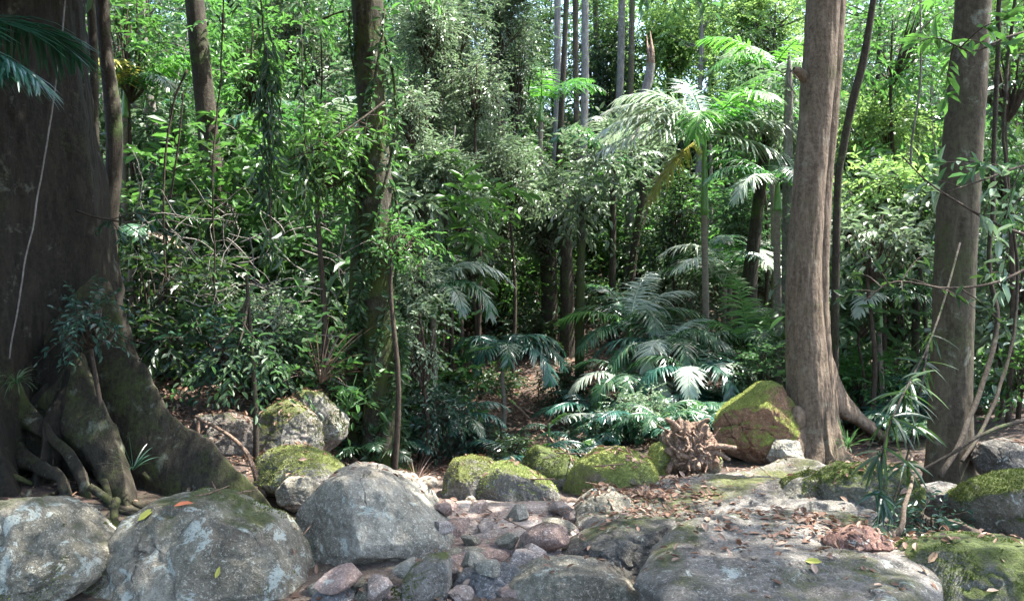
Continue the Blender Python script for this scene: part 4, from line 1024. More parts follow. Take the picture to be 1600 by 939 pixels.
# ------------------------------------------------------------------ palms
FR = {}
def frond_mesh(L=1.6, e0=60, droop=90, kind='frond', seed=0, ll=0.42, lw=0.035, n=40, hang=0.5):
    key = (L, e0, droop, kind, seed, ll)
    if key in FR: return FR[key]
    rng = np.random.default_rng(seed + 5)
    m = 40; t = np.linspace(0, 1, m)
    e = np.radians(e0 - droop * t ** 1.25)
    ds = L / (m - 1)
    P = np.zeros((m, 3)); P[1:, 0] = np.cumsum(np.cos(e[:-1])) * ds; P[1:, 2] = np.cumsum(np.sin(e[:-1])) * ds
    P[:, 1] = 0.06 * L * np.sin(t * 2 + seed) * t
    mb = MB()
    tube(mb, P, np.linspace(0.016, 0.003, m) * (L / 1.6) ** 0.5, 5)
    T = unit(np.gradient(P, axis=0))
    tt = np.linspace(0.16, 0.995, n)
    for sgn in (-1, 1):
        base = np.stack([np.interp(tt, t, P[:, k]) for k in range(3)], -1)
        tg = np.stack([np.interp(tt, t, T[:, k]) for k in range(3)], -1)
        sd_ = unit(np.cross(tg, np.array([0, 0, 1.0]))) * sgn
        nrm = np.cross(sd_, tg) * sgn
        fw = 0.35 + 0.9 * tt ** 2
        d = unit(sd_ + tg * fw[:, None] + nrm * 0.15 + rng.normal(size=(n, 3)) * 0.12)
        len_ = ll * np.sin(PI * (0.14 + 0.80 * tt)) ** 0.6 * rng.uniform(0.8, 1.1, n) * np.where(rng.random(n) < 0.07, 0.35, 1)
        K = 5
        pts = [base]; cur = base; dd = d
        for k in range(1, K):
            dd = unit(dd + np.array([0, 0, -1.0]) * (hang * rng.uniform(0.25, 0.62, n))[:, None] + rng.normal(size=(n, 3)) * 0.05)
            cur = cur + dd * (len_ / (K - 1))[:, None]
            pts.append(cur)
        pts = np.array(pts)                      # K,n,3
        wd = np.array([0.5, 1.0, 0.95, 0.6, 0.06]) * lw * (L / 1.6) ** 0.4
        ww = unit(tg - d * np.sum(tg * d, -1, keepdims=True))
        A = pts + ww[None] * wd[:, None, None] * 0.5 - np.array([0, 0, 0.2]) * wd[:, None, None]
        Bq = pts - ww[None] * wd[:, None, None] * 0.5 - np.array([0, 0, 0.2]) * wd[:, None, None]
        V = np.stack([A, pts, Bq], 2)            # K,n,3,3
        V = V.transpose(1, 0, 2, 3)              # n,K,3,3
        ix = np.arange(n * K * 3).reshape(n, K, 3)
        q = np.stack([ix[:, :-1, :-1], ix[:, :-1, 1:], ix[:, 1:, 1:], ix[:, 1:, :-1]], -1).reshape(-1, 4)
        mb.add(V.reshape(-1, 3), q)
    FR[key] = mb.mesh('frond', M[kind], False)
    return FR[key]

def palm(label, px, py, Y, fronds, sc=1.0, tr=0.05, shaft=0.35, name='palm', group=None, trunk_to=None, kind='frond', ll=0.42, trmat='palm_trunk', n=40):
    """crown centre at (px, py, Y); fronds: (azimuth deg: 0 right, 90 away, 180 left, 270 towards camera; start elevation; droop; length; kind)"""
    c = at(px, py, Y)
    gz = gh(c[0], c[1]) - 0.05
    rt = thing(name, label, 'palm', (c[0], c[1], gz), group)
    H = c[2] - gz
    if H > 0.12:
        sh = min(shaft, H * 0.5)
        mb = trunk_mesh('trunk', np.array([[0, 0, 0, tr * 1.3], [0.02, 0, H * 0.3, tr], [-0.01, 0, H * 0.7, tr * 0.95], [0, 0, max(H - sh, H * 0.55) + 0.01, tr * 0.95]]), None, n=16, amp=0.05, seed=3, step=0.1)
        link('trunk', mb.mesh('trunk', M[trmat]), rt)
        mb = MB(); zz = np.linspace(H - sh, H + 0.05, 12); s_ = np.linspace(0, 1, 12)
        tube(mb, np.stack([0 * zz, 0 * zz, zz], -1), tr * (1.25 - 0.7 * s_), 14)
        link('crownshaft', mb.mesh('crownshaft', M['shaft']), rt)
    for i, f in enumerate(fronds):
        az, e0, dr, L = f[:4]; kd = f[4] if len(f) > 4 else kind
        me = frond_mesh(L, e0, dr, kd, i % 3, ll * (L / 1.6) ** 0.7 if ll else 0.42, n=n)
        o = link('frond', me, rt, (0, 0, H)); o.rotation_euler = (0, 0, R(az))
        if kd == 'frond_dry': o['label'] = 'dead pinkish-brown frond'
        if kd == 'frond_yellow': o['label'] = 'yellowing frond'
    return rt

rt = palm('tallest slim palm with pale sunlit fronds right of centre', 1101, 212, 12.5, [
    (185, 42, 70, 1.65, 'frond_glare'), (200, 8, 45, 1.83, 'frond_glare'), (205, -30, 40, 1.40, 'frond_yellow'), (160, 55, 90, 1.46, 'frond_glare'),
    (350, 45, 95, 1.83, 'frond'), (10, 20, 60, 1.83, 'frond_glare'), (330, -5, 55, 1.83, 'frond_glare'), (20, 62, 45, 1.59, 'frond_green'), (300, 50, 90, 1.59, 'frond_green'),
    (110, 82, 50, 1.15, 'frond'), (250, 40, 120, 1.46, 'frond_green'), (150, 30, 60, 1.7, 'frond_glare'), (340, 25, 75, 1.7, 'frond_glare'), (60, 50, 70, 1.71, 'frond'), (35, 35, 60, 1.71, 'frond_green'), (192, 30, 75, 1.8, 'frond_glare'), (172, 62, 90, 1.6, 'frond_glare'), (8, 40, 85, 1.8, 'frond_glare')], tr=0.05, shaft=1.2, ll=0.56)
mm_ = frond_mesh(1.4, -38, 45, 'frond_dry', 1, 0.28)
o = link('frond', mm_, rt, (-0.2, 0, 212 and (at(1101, 212, 12.5)[2] - gh(at(1101, 212, 12.5)[0], 12.5) - 0.1)))
o.rotation_euler = (0, 0, R(190)); o['label'] = 'dead pinkish-brown frond hanging down'
palm('small blue-green palm with arching fronds standing in the shady hollow', 786, 556, 11.2, [
    (185, 62, 150, 0.95), (215, 48, 140, 0.9, 'frond'), (245, 50, 150, 0.95), (350, 58, 140, 1.1), (335, 42, 115, 1.05), (320, 35, 130, 1.1), (60, 60, 120, 0.9), (130, 60, 130, 0.9), (280, 55, 150, 0.8, 'frond')], tr=0.03, shaft=0.2, kind='frond_blue', ll=0.42)
palm('drooping palm with glare-pale arching fronds right of the mossy double trunk', 678, 452, 10.6, [
    (352, 50, 105, 1.15, 'frond_glare'), (330, 30, 120, 1.1, 'frond'), (20, 62, 110, 1.0, 'frond_glare'), (200, 40, 90, 1.0, 'frond_blue'), (250, 40, 120, 1.0, 'frond_blue'), (80, 65, 80, 1.1, 'frond'), (300, 25, 110, 0.9, 'frond')], tr=0.04, ll=0.42)
palm('palm with one bright green frond reaching left over the hollow', 985, 505, 12.2, [
    (190, 28, 60, 1.15, 'frond_green'), (55, 68, 50, 1.1, 'frond_glare'), (165, 45, 110, 1.2, 'frond'), (350, 35, 90, 1.4, 'frond'), (215, 5, 60, 1.1, 'frond'), (290, 45, 120, 1.0), (120, 60, 60, 1.1), (20, 50, 60, 1.2, 'frond_glare')], tr=0.05, ll=0.46)
palm('spreading bluish palm in the middle of the palm clump', 1042, 545, 11.6, [
    (0, 35, 90, 1.3, 'frond'), (30, 55, 90, 1.2, 'frond_glare'), (180, 30, 90, 1.2, 'frond_blue'), (205, 25, 100, 1.2), (240, 35, 120, 1.1, 'frond_glare'), (280, 40, 130, 1.1), (330, 38, 110, 1.2, 'frond_glare'), (90, 60, 80, 1.2), (150, 55, 100, 1.2), (310, 60, 130, 1.0, 'frond')], tr=0.05, kind='frond', ll=0.45)
palm('low palm with fan-like drooping fronds nearest the tall mossy boulder', 1082, 585, 10.8, [
    (10, 40, 110, 1.1, 'frond_blue'), (340, 35, 110, 1.1, 'frond_glare'), (300, 40, 140, 1.0, 'frond_blue'), (200, 35, 120, 1.0, 'frond_blue'), (170, 50, 110, 1.0), (60, 60, 90, 1.0), (250, 40, 140, 0.9, 'frond_glare'), (30, 45, 80, 1.0)], tr=0.04, kind='frond', ll=0.42)
palm('low palm at the left rim of the palm clump', 985, 600, 11.2, [
    (195, 40, 105, 1.0, 'frond_glare'), (225, 35, 120, 0.95), (170, 60, 100, 0.9), (350, 40, 100, 1.0), (300, 40, 120, 0.9, 'frond_glare'), (260, 45, 130, 0.9), (90, 60, 80, 1.0)], tr=0.04, ll=0.4)
palm('bright green upright palm behind the tall mossy boulder', 1172, 540, 11.6, [
    (150, 50, 80, 1.1, 'frond_green'), (30, 60, 60, 1.1, 'frond_green'), (100, 75, 40, 1.2, 'frond_green'), (200, 40, 90, 1.0, 'frond'), (350, 40, 100, 1.0, 'frond_green'), (270, 50, 120, 1.0, 'frond'), (60, 60, 70, 1.1)], tr=0.05, ll=0.45)
palm('seedling palm with one long frond bowing over the rock line', 858, 668, 9.4, [
    (345, 42, 75, 0.68, 'frond_glare'), (10, 60, 90, 0.4, 'frond_green'), (190, 30, 90, 0.4)], tr=0.015, shaft=0.1, ll=0.3, n=26)
palm('low bright green seedling palm behind the far mossy boulders', 895, 705, 9.0, [
    (160, 35, 70, 0.4, 'frond_green'), (350, 20, 60, 0.5, 'frond_glare'), (30, 40, 70, 0.45, 'frond_green'), (220, 20, 60, 0.4), (300, 30, 80, 0.4)], tr=0.015, ll=0.28, n=26)
palm('dark fern-like palm low beside the foot of the double trunk', 712, 655, 9.6, [
    (340, 30, 80, 0.65), (200, 30, 80, 0.7), (0, 50, 90, 0.7), (160, 50, 80, 0.7), (270, 30, 90, 0.6), (310, 20, 80, 0.6, 'frond')], tr=0.02, kind='frond_blue', ll=0.3, n=30)
palm('fern-like palm at the left of the palm seedlings under the clump', 955, 672, 9.6, [
    (340, 30, 80, 0.6, 'frond'), (200, 30, 80, 0.6), (20, 50, 80, 0.6), (160, 45, 80, 0.6), (270, 30, 90, 0.5), (310, 20, 80, 0.6)], tr=0.02, kind='frond', ll=0.3, n=30)
palm('fern-like palm right beside the dead root ball', 1030, 655, 9.0, [
    (350, 30, 70, 0.6), (200, 30, 80, 0.6), (20, 50, 80, 0.6), (160, 45, 80, 0.6), (240, 30, 90, 0.5)], tr=0.02, kind='frond', ll=0.3, n=30)
palm('bright fan-like palm high in the middle distance left of the pole trunks', 845, 165, 18, [
    (100, 75, 40, 1.5, 'frond_green'), (150, 55, 60, 1.5, 'frond_green'), (30, 55, 60, 1.5, 'frond_green'), (200, 40, 80, 1.5, 'frond_green'), (340, 45, 80, 1.5, 'frond'), (270, 60, 90, 1.4, 'frond_green')], tr=0.06, ll=0.5)
palm('palm with long glare-pale fronds among the left thicket', 470, 365, 13, [
    (170, 40, 80, 1.5, 'frond'), (20, 40, 80, 1.5, 'frond_glare'), (220, 30, 90, 1.4, 'frond'), (320, 30, 90, 1.4, 'frond'), (90, 65, 60, 1.5), (270, 40, 110, 1.3)], tr=0.05, ll=0.45)
palm('short palm at the back of the left thicket near the dry grass tuft', 465, 465, 11, [
    (170, 40, 90, 0.9), (10, 40, 90, 0.9), (220, 30, 90, 0.8), (320, 30, 90, 0.8), (90, 65, 60, 0.9)], tr=0.03, ll=0.35)
palm('palm with yellowish fronds behind the dark left saplings', 196, 145, 11.5, [
    (0, 50, 80, 1.3, 'frond_green'), (40, 60, 60, 1.3, 'frond_green'), (200, 50, 80, 1.3, 'frond_green'), (320, 30, 80, 1.2, 'frond'), (280, 40, 80, 1.2, 'frond_yellow'), (100, 70, 50, 1.3, 'frond_green')], tr=0.05, ll=0.45)
palm('palm with dry pale fronds beside the giant buttressed trunk', 205, 372, 9.5, [
    (350, 25, 90, 0.7, 'frond_dry'), (190, 35, 80, 0.9, 'frond_blue'), (20, 50, 80, 0.9, 'frond'), (230, 30, 90, 0.8, 'frond_blue'), (300, 35, 90, 0.8)], tr=0.03, ll=0.35)
palm('palm whose blue-green fronds hang into the left edge of the view', -175, 95, 4.6, [
    (350, 18, 62, 0.95, 'frond_blue'), (345, 30, 85, 0.8, 'frond_blue'), (200, 40, 90, 1.3, 'frond_blue'), (60, 50, 80, 1.3, 'frond_blue'), (130, 50, 90, 1.3, 'frond_blue')], tr=0.06, ll=0.6, n=46)
palm('palm with a glare-white arching frond beside the top of the reddish-brown tree', 1208, 110, 14, [
    (120, 70, 110, 1.3, 'frond_glare'), (10, 40, 90, 1.2, 'frond_glare'), (200, 30, 80, 1.3, 'frond_green'), (170, 55, 70, 1.4, 'frond_green'), (290, 50, 100, 1.3, 'frond_green')], tr=0.05, ll=0.5)
palm('palm with hanging fronds just left of the reddish-brown trunk', 1215, 290, 11.5, [
    (190, 40, 90, 1.2, 'frond'), (330, 30, 110, 1.0, 'frond_green'), (220, 30, 110, 1.1, 'frond_glare'), (270, 45, 130, 1.0, 'frond'), (60, 60, 80, 1.1), (160, 55, 80, 1.1, 'frond')], tr=0.05, ll=0.45)
palm('low palm with glare-pale fronds in the thicket right of the reddish-brown tree', 1375, 470, 9.6, [
    (170, 35, 90, 0.9, 'frond_glare'), (10, 40, 90, 0.9), (230, 30, 100, 0.8, 'frond_glare'), (310, 30, 100, 0.8), (90, 60, 70, 0.9)], tr=0.03, ll=0.35)

# ------------------------------------------------------------------ leafy trees and shrubs placed one by one
def bush(label, px, py, Y, rx, ry, kind='mid', dens=1.0, leaf=0.09, wid=0.42, seed=0, k=9, slen=0.35, gap=-0.3, name=None, hang=0.25, shell=0.45, lobes_=5, tilt=0.5, stem='twig'):
    c = at(px, py, Y)
    Rx = rx / F * Y; Rz = ry / F * Y; Ry = min(Rx, 1.6) * 0.8 + 0.15
    gz = gh(c[0], Y)
    o = np.array([c[0], Y, gz - 0.05])
    c = c - o
    tall = c[2] - Rz > 0.8
    nm = name or ('understory_tree' if tall else 'shrub')
    rt = thing(nm, label, 'tree' if tall else 'shrub', o)
    rng = np.random.default_rng(seed + 3000)
    mbL = MB(); mbT = MB()
    area = 4 * PI * (Rx * Rz + Rx * Ry + Ry * Rz) / 3
    tot = dens * area * 0.95 / (leaf * leaf * wid * 0.6 * k)
    lob = lobes_
    fr = np.array([0, 0, max(0.05, c[2] - Rz * 0.9)])
    if tall:
        q0 = min(1.0, 0.25 + 0.9 * Rx)
        tp = np.array([[0, 0, 0, 0.05 * q0], [0.05, 0, c[2] * 0.4, 0.042 * q0], [-0.03, 0, c[2] * 0.8, 0.03 * q0], [0, 0, c[2] + Rz * 0.3, 0.010]])
        P = smooth_path(tp, 0.2); tube(mbT, P[:, :3], P[:, 3], 8, 0.1, 3, seed)
    for i in range(lob):
        u = unit(rng.normal(size=3))
        cc = c + u * np.array([Rx, Ry, Rz]) * 0.5 * (i > 0)
        rr = np.array([Rx, Ry, Rz]) * (rng.uniform(0.42, 0.62) if i else 0.72)
        crown_at(mbL, mbT, rng, cc, rr, max(7, int(tot / lob)), leaf, wid, k, slen, frm=fr, nb=5, gap=gap if tot / lob > 14 else -9, hang=hang, shell=shell, tilt=tilt, twig=mbT)
    link('trunk' if tall else 'stem', mbT.mesh('stem', M[stem]), rt)
    link('crown' if tall else 'foliage', mbL.mesh('foliage', M[kind], False), rt)
    return rt

bl = [
 ('bright green tree crown between the dark saplings and the pale grey trunk', 205, 70, 11.5, 65, 100, 'bright', 1.0, 0.13),
 ('leafy crown left of the dark mossy trunk, mid green', 268, 190, 12, 60, 90, 'mid', 1.0, 0.11),
 ('small-leaved crown behind the pale grey trunk at its lower part', 262, 310, 11.5, 60, 70, 'mid', 1.0, 0.09),
 ('bright crown right of the dark mossy trunk near the top edge', 395, 70, 13, 70, 110, 'bright', 1.0, 0.11),
 ('wide grey-green crown high between the dark mossy and double trunks', 480, 60, 15, 90, 100, 'grey', 1.1, 0.09),
 ('mid green crown in the middle of the left thicket', 400, 240, 13, 80, 90, 'mid', 1.0, 0.10),
 ('vivid green leafy branch mass just left of the double trunk', 500, 225, 8.6, 85, 75, 'bright', 0.8, 0.085),
 ('grey-green understory crown below the vivid branch', 460, 360, 12, 80, 60, 'grey', 1.0, 0.08),
 ('mid green bush mass right of the dark mossy trunk', 395, 400, 11, 60, 60, 'mid', 1.0, 0.08),
 ('large-leaved dark shrub beside the giant buttressed trunk', 235, 455, 8.8, 65, 60, 'dark', 0.9, 0.15),
 ('small-leaved grey shrub in front of the dark mossy trunk', 320, 430, 9.8, 60, 50, 'grey', 0.9, 0.07),
 ('dark green shrub with broad leaves above the leaf litter bank', 265, 530, 8.4, 60, 35, 'dark', 0.9, 0.13),
 ('bluish broad-leaved shrub in the middle above the left bank', 350, 545, 8.3, 55, 30, 'blue', 0.9, 0.12),
 ('pale speckled shrub above the squarish bank boulder', 430, 500, 9.0, 55, 50, 'pale', 0.8, 0.06),
 ('grey shrub left of the dry grass tuft', 440, 575, 8.8, 40, 28, 'grey', 0.9, 0.07),
 ('yellow-green sprays by the dry grass tuft', 515, 490, 10, 35, 45, 'sun', 0.7, 0.08),
 ('shiny green low plant between the leaning boulder and the double trunk', 520, 600, 8.5, 35, 30, 'bright', 0.8, 0.12),
 ('pale glossy shrub growing against the right side of the double trunk', 662, 535, 9.0, 44, 80, 'pale', 0.9, 0.06),
 ('vivid green spray in front of the double trunk', 615, 375, 8.2, 65, 25, 'bright', 0.7, 0.07),
 ('silvery crown right above the vivid spray', 650, 290, 11, 50, 85, 'pale', 0.9, 0.075),
 ('large silvery grey-green crown at the top centre', 690, 70, 14, 90, 100, 'grey', 1.1, 0.09),
 ('grey-green crown at the centre of the picture, upper half', 745, 210, 14.5, 90, 90, 'grey', 1.1, 0.085),
 ('drooping silvery crown below the centre crown', 715, 320, 12, 80, 60, 'pale', 0.8, 0.075),
 ('blue-green crown left of the far pole trunks', 805, 110, 17, 60, 110, 'grey', 1.0, 0.10),
 ('small-leaved crown above the shady hollow', 845, 330, 15, 60, 70, 'grey', 1.0, 0.08),
 ('deep blue-green fern bank at the foot of the double trunk', 682, 640, 9.3, 55, 35, 'blue', 1.0, 0.07),
 ('dim shrub in the hollow right behind the round dark boulder', 740, 690, 9.6, 60, 22, 'blue', 0.8, 0.07),
 ('dark crown behind the pole trunks', 950, 100, 24, 60, 110, 'dark', 1.2, 0.14),
 ('green crown below the far pole trunks', 925, 320, 17, 55, 65, 'mid', 1.0, 0.10),
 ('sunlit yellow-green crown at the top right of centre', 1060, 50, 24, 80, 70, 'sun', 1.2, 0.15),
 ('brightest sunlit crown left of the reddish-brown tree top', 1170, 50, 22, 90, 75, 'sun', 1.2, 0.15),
 ('dark glossy crown behind the tall palm trunk', 1050, 350, 15, 50, 90, 'dark', 1.0, 0.10),
 ('green crown right of the tall palm trunk', 1165, 330, 15, 55, 90, 'mid', 1.0, 0.10),
 ('round-leaved bright crown left of the reddish-brown trunk', 1195, 190, 15, 60, 60, 'bright', 0.9, 0.16),
 ('greyish small-leaved shrub in front of the palm clump', 1000, 635, 9.6, 55, 38, 'pale', 1.0, 0.05),
 ('low grey ferny shrub left of the root ball', 930, 670, 9.6, 40, 22, 'grey', 0.9, 0.06),
 ('shrub filling the gap behind the tall mossy boulder', 1195, 575, 10.5, 40, 40, 'mid', 0.9, 0.08),
 ('light green crown right of the reddish-brown tree at the top', 1395, 50, 12, 75, 90, 'bright', 0.9, 0.12),
 ('yellow-green crown between reddish-brown and olive-brown trunks', 1385, 200, 12.5, 85, 75, 'sun', 0.9, 0.10),
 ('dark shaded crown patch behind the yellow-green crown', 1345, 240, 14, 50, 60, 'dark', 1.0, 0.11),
 ('yellow-green sprays hanging between the two right trunks', 1375, 290, 10, 75, 45, 'sun', 0.8, 0.09),
 ('big glossy-leaved shrub between the two right trunks', 1360, 385, 9.2, 70, 65, 'pale', 0.8, 0.11),
 ('dark crown behind the big glossy-leaved shrub', 1410, 470, 10.5, 75, 70, 'dark', 1.0, 0.10),
 ('bright low shrub right of the foot of the reddish-brown tree', 1350, 590, 10, 50, 40, 'bright', 0.9, 0.10),
 ('dark leafy crown in the top right corner', 1575, 90, 8.5, 60, 110, 'dark', 0.9, 0.12),
 ('mid green crown at the right edge, upper half', 1575, 270, 9.5, 60, 80, 'mid', 0.9, 0.10),
 ('dark crown at the right edge beside the lianas', 1590, 430, 8.8, 50, 70, 'dark', 0.9, 0.10),
 ('bright leafy shrub at the right edge above the banks', 1590, 575, 8.6, 50, 45, 'bright', 0.9, 0.10),
 ('shrub of very large soft leaves in front of the left thicket', 300, 300, 10.4, 36, 34, 'bright', 0.6, 0.24),
 ('big-leaved plant low behind the straw-coloured grass tuft', 455, 545, 9.2, 26, 24, 'mid', 0.6, 0.2),
 ('big-leaved plant at the right edge of the left thicket', 520, 420, 10.2, 28, 30, 'mid', 0.6, 0.22),
 ('large-leaved climber clump above the bright low shrub', 1345, 500, 9.6, 34, 30, 'mid', 0.6, 0.2),
 ('large pale-leaved plant at the right edge below the lianas', 1560, 500, 8.8, 30, 26, 'pale', 0.6, 0.18),
 ('silvery fine-leaved curtain at the top edge right of the double trunk', 668, 40, 12.5, 60, 70, 'pale', 1.2, 0.07),
 ('silvery curtain of fine leaves a little below the top right of the double trunk', 640, 165, 10.8, 45, 75, 'pale', 1.1, 0.065),
 ('pale fine-leaved crown at the centre between two silvery curtains', 745, 120, 13, 65, 75, 'pale', 1.1, 0.07),
 ('silvery crown hanging over the drooping palm', 700, 265, 11.4, 60, 55, 'pale', 1.1, 0.065),
 ('pale crown right of the silvery crown over the hollow', 800, 260, 13.5, 50, 70, 'pale', 1.0, 0.07),
 ('pale fine shrub tight against the double trunk at mid height', 655, 430, 9.4, 38, 50, 'pale', 1.0, 0.055),
 ('dark shrub added to darken the back of the shady hollow', 770, 610, 13, 60, 30, 'dark', 1.0, 0.08),  # dark plants added from here to make the hollow look shaded
 ('dark low plant added to darken the hollow behind the sloping boulder', 800, 700, 8.8, 40, 18, 'dark', 1.0, 0.06),
 ('dark bush added to darken the hollow left of the small blue-green palm', 705, 600, 11.8, 35, 35, 'dark', 1.0, 0.07),
 ('dark bush added to darken the hollow right of the small blue-green palm', 880, 600, 12, 40, 35, 'dark', 1.0, 0.07),
 ('dull green bush added to darken the head of the hollow under the slim trunks', 820, 520, 14.5, 55, 35, 'dark', 1.0, 0.08),
 ('yellow-green shrub added in sunlit colour behind the slim dark trunks', 935, 400, 19, 50, 45, 'sun', 1.0, 0.11),  # bright shrubs added from here to stand for sunlit gaps
 ('bright shrub added to lighten the gap behind the palm clump under the dark crown', 1010, 420, 18, 60, 45, 'bright', 1.0, 0.11),
 ('yellow-green shrub added in sunlit colour behind the leaning trunk', 1140, 430, 18, 60, 60, 'sun', 1.0, 0.11),
 ('grey-green crown just left of the tall palm crown', 1010, 240, 17, 50, 60, 'grey', 1.0, 0.08),
 ('silvery crown above the centre crown near the top edge', 780, 30, 16, 60, 60, 'grey', 1.1, 0.08),
 ('grey-green crown between centre crown and double trunk', 650, 180, 13, 60, 80, 'grey', 1.0, 0.08),
 ('low silvery shrub at the left rim of the hollow above the drooping palm', 740, 400, 13.5, 60, 40, 'grey', 0.9, 0.07),
 ('pale shrub in the hollow behind the small blue-green palm', 850, 430, 16.5, 45, 40, 'mid', 0.9, 0.08),
 ('low dark blue-leaved plant in front of the olive trunk', 1452, 822, 4.9, 36, 24, 'blue', 0.8, 0.045),
 ('dark tuft of ivy on the shadowed flank of the giant trunk', 150, 500, 6.0, 50, 45, 'blue', 0.5, 0.06),
 ('crown of fine leaves left of the olive-brown trunk at mid height', 1440, 330, 10, 40, 70, 'mid', 0.9, 0.09),
]
for i, r_ in enumerate(bl):
    lab, px, py, Yd, rx, ry, kd, de, lf = r_
    bush(lab, px, py, Yd, rx, ry, kd, de, lf, seed=i, slen=max(0.18, lf * 3.6), shell=0.5)

# dry grass tuft, green strap tufts
def strap_tuft(label, px, py, Y, n, L, mat, seed, w_=0.012, spread=0.8, name='grass_tuft', down=0.0):
    o = at(px, py, Y); rng = np.random.default_rng(seed); mb = MB()
    for i in range(n):
        a_ = rng.uniform(0, 2 * PI); e = rng.uniform(0.5, 1.4)
        d = np.array([math.cos(a_) * math.cos(e), math.sin(a_) * math.cos(e), math.sin(e) - down])
        P = [np.zeros(3)]; l = L * rng.uniform(0.6, 1.1)
        for k in range(7):
            d = unit(d + np.array([0, 0, -0.16 * spread])); P.append(P[-1] + d * l / 7)
        P = np.array(P); s_ = unit(np.cross(P[1] - P[0], [0.3, 0.2, 1.0]))
        wd = (np.array([0.6, 0.9, 1, 1, 0.9, 0.7, 0.4, 0.05]) * w_)[:, None]
        V = np.stack([P - s_ * wd, P + s_ * wd], 1).reshape(-1, 3); b_ = np.arange(7)[:, None] * 2
        mb.add(V, b_ + np.array([[0, 1, 3, 2]]))
    ob = link(name, mb.mesh(name, M[mat], False), None, o)
    return tag(ob, label, 'grass')
strap_tuft('dry straw-coloured grass tuft above the leaning bank boulder', 500, 600, 8.4, 40, 0.85, 'frond_dry', 1, 0.006)
strap_tuft('green arching strap leaves right behind the leaning bank boulder', 545, 640, 8.2, 26, 0.45, 'mid', 2, 0.009)
strap_tuft('small dark green tuft clinging to the giant trunk at the left edge', 25, 600, 5.55, 40, 0.22, 'mid', 3, 0.004, 1.6)
strap_tuft('thin green blades growing between the roots of the giant tree', 208, 735, 5.5, 16, 0.22, 'blue', 4, 0.005)
strap_tuft('tuft of grass blades right of the foot of the reddish-brown tree', 1325, 700, 7.6, 24, 0.3, 'mid', 5, 0.006)
strap_tuft('dry twiggy tuft at the foot of the double trunk by the hollow', 650, 760, 7.3, 40, 0.3, 'frond_dry', 6, 0.003)

# hanging strap-leaved vine in the right foreground
def strappy(label, rows, whorls, seed):
    P = np.array([at(*r_) for r_ in rows]); S = smooth_path(P, 0.03); o = S[-1].copy()
    rt = thing('hanging_vine', label, 'vine', o)
    mb = MB(); tube(mb, S - o, np.linspace(0.008, 0.005, len(S)), 7); link('stem', mb.mesh('stem', M['bark_dark']), rt)
    rng = np.random.default_rng(seed)
    for (f, n, L, mat) in whorls:
        i = int(f * (len(S) - 1)); mb = MB()
        for j in range(n):
            d = unit(rng.normal(size=3) * np.array([1.1, 0.7, 0.5]) + np.array([0, -0.1, -0.6])); p = [S[i] - o + rng.normal(size=3) * 0.012]
            l = L * rng.uniform(0.6, 1.15)
            for k in range(5):
                d = unit(d + np.array([0, 0, -0.14])); p.append(p[-1] + d * l / 5)
            p = np.array(p); s_ = unit(np.cross(p[2] - p[0], unit(rng.normal(size=3))))
            wd = (np.array([0.4, 0.9, 1, 0.85, 0.5, 0.05]) * 0.0095)[:, None]
            mid_ = p + unit(np.cross(s_, p[2] - p[0])) * wd * 0.4
            V = np.stack([p - s_ * wd, mid_, p + s_ * wd], 1).reshape(-1, 3); b_ = np.arange(5)[:, None] * 3
            mb.add(V, np.concatenate([b_ + np.array([[0, 1, 4, 3]]), b_ + np.array([[1, 2, 5, 4]])]))
        link('leaf_whorl', mb.mesh('leaf_whorl', M[mat], False), rt)
strappy('hanging vine with long dark strap leaves in the right foreground', [(1500, 380, 6.3), (1475, 470, 5.8), (1450, 540, 5.3), (1425, 590, 5.0), (1400, 640, 4.8), (1382, 690, 4.7), (1376, 760, 4.65), (1374, 820, 4.6)],
        [(0.45, 7, 0.22, 'dark'), (0.58, 9, 0.24, 'dark'), (0.68, 12, 0.25, 'pale'), (0.72, 14, 0.26, 'dark'), (0.8, 14, 0.26, 'dark'), (0.88, 12, 0.24, 'dark'), (0.95, 12, 0.22, 'blue'), (1.0, 12, 0.2, 'pale')], 3)
strappy('side shoot with narrow dark leaves hanging right of the strappy vine', [(1450, 540, 5.3), (1440, 600, 5.0), (1425, 680, 4.9), (1410, 740, 4.85), (1395, 790, 4.8)],
        [(0.3, 6, 0.18, 'dark'), (0.6, 10, 0.2, 'dark'), (0.8, 10, 0.2, 'dark'), (1.0, 9, 0.2, 'dark')], 4)

def leafy_branch(label, rows, nl, leaf, kind, seed, r0=0.012, wid=0.38, sub=5):
    P = np.array([at(*r_) for r_ in rows]); S = smooth_path(P, 0.05); o = S[0].copy(); rng = np.random.default_rng(seed)
    rt = thing('leafy_branch', label, 'branch', o); mb = MB(); mbL = MB()
    tube(mb, S - o, np.linspace(r0, 0.004, len(S)), 7, 0.1, 8, seed)
    for j in range(sub):
        i = int(rng.uniform(0.2, 0.95) * (len(S) - 1)); e = S[i] + unit(rng.normal(size=3) * np.array([1, .6, .5])) * rng.uniform(0.2, 0.5)
        Q_ = smooth_path(np.array([S[i], (S[i] + e) / 2 + [0, 0, 0.04], e]), 0.04); tube(mb, Q_ - o, np.linspace(0.005, 0.002, len(Q_)), 5)
        k = max(6, nl // sub); ii_ = rng.integers(len(Q_) // 3, len(Q_), k)
        D = (e - S[i])[None] * 1.2 + rng.normal(size=(k, 3)) * 0.5 + np.array([0, 0, -0.25]); L = leaf * rng.uniform(0.6, 1.2, k)
        leaves(mbL, Q_[ii_] - o, D, rng.normal(size=(k, 3)) * 0.45 + np.array([0, -0.2, 1]), L, L * wid)
    link('stem', mb.mesh('stem', M['twig']), rt); link('foliage', mbL.mesh('foliage', M[kind], False), rt)
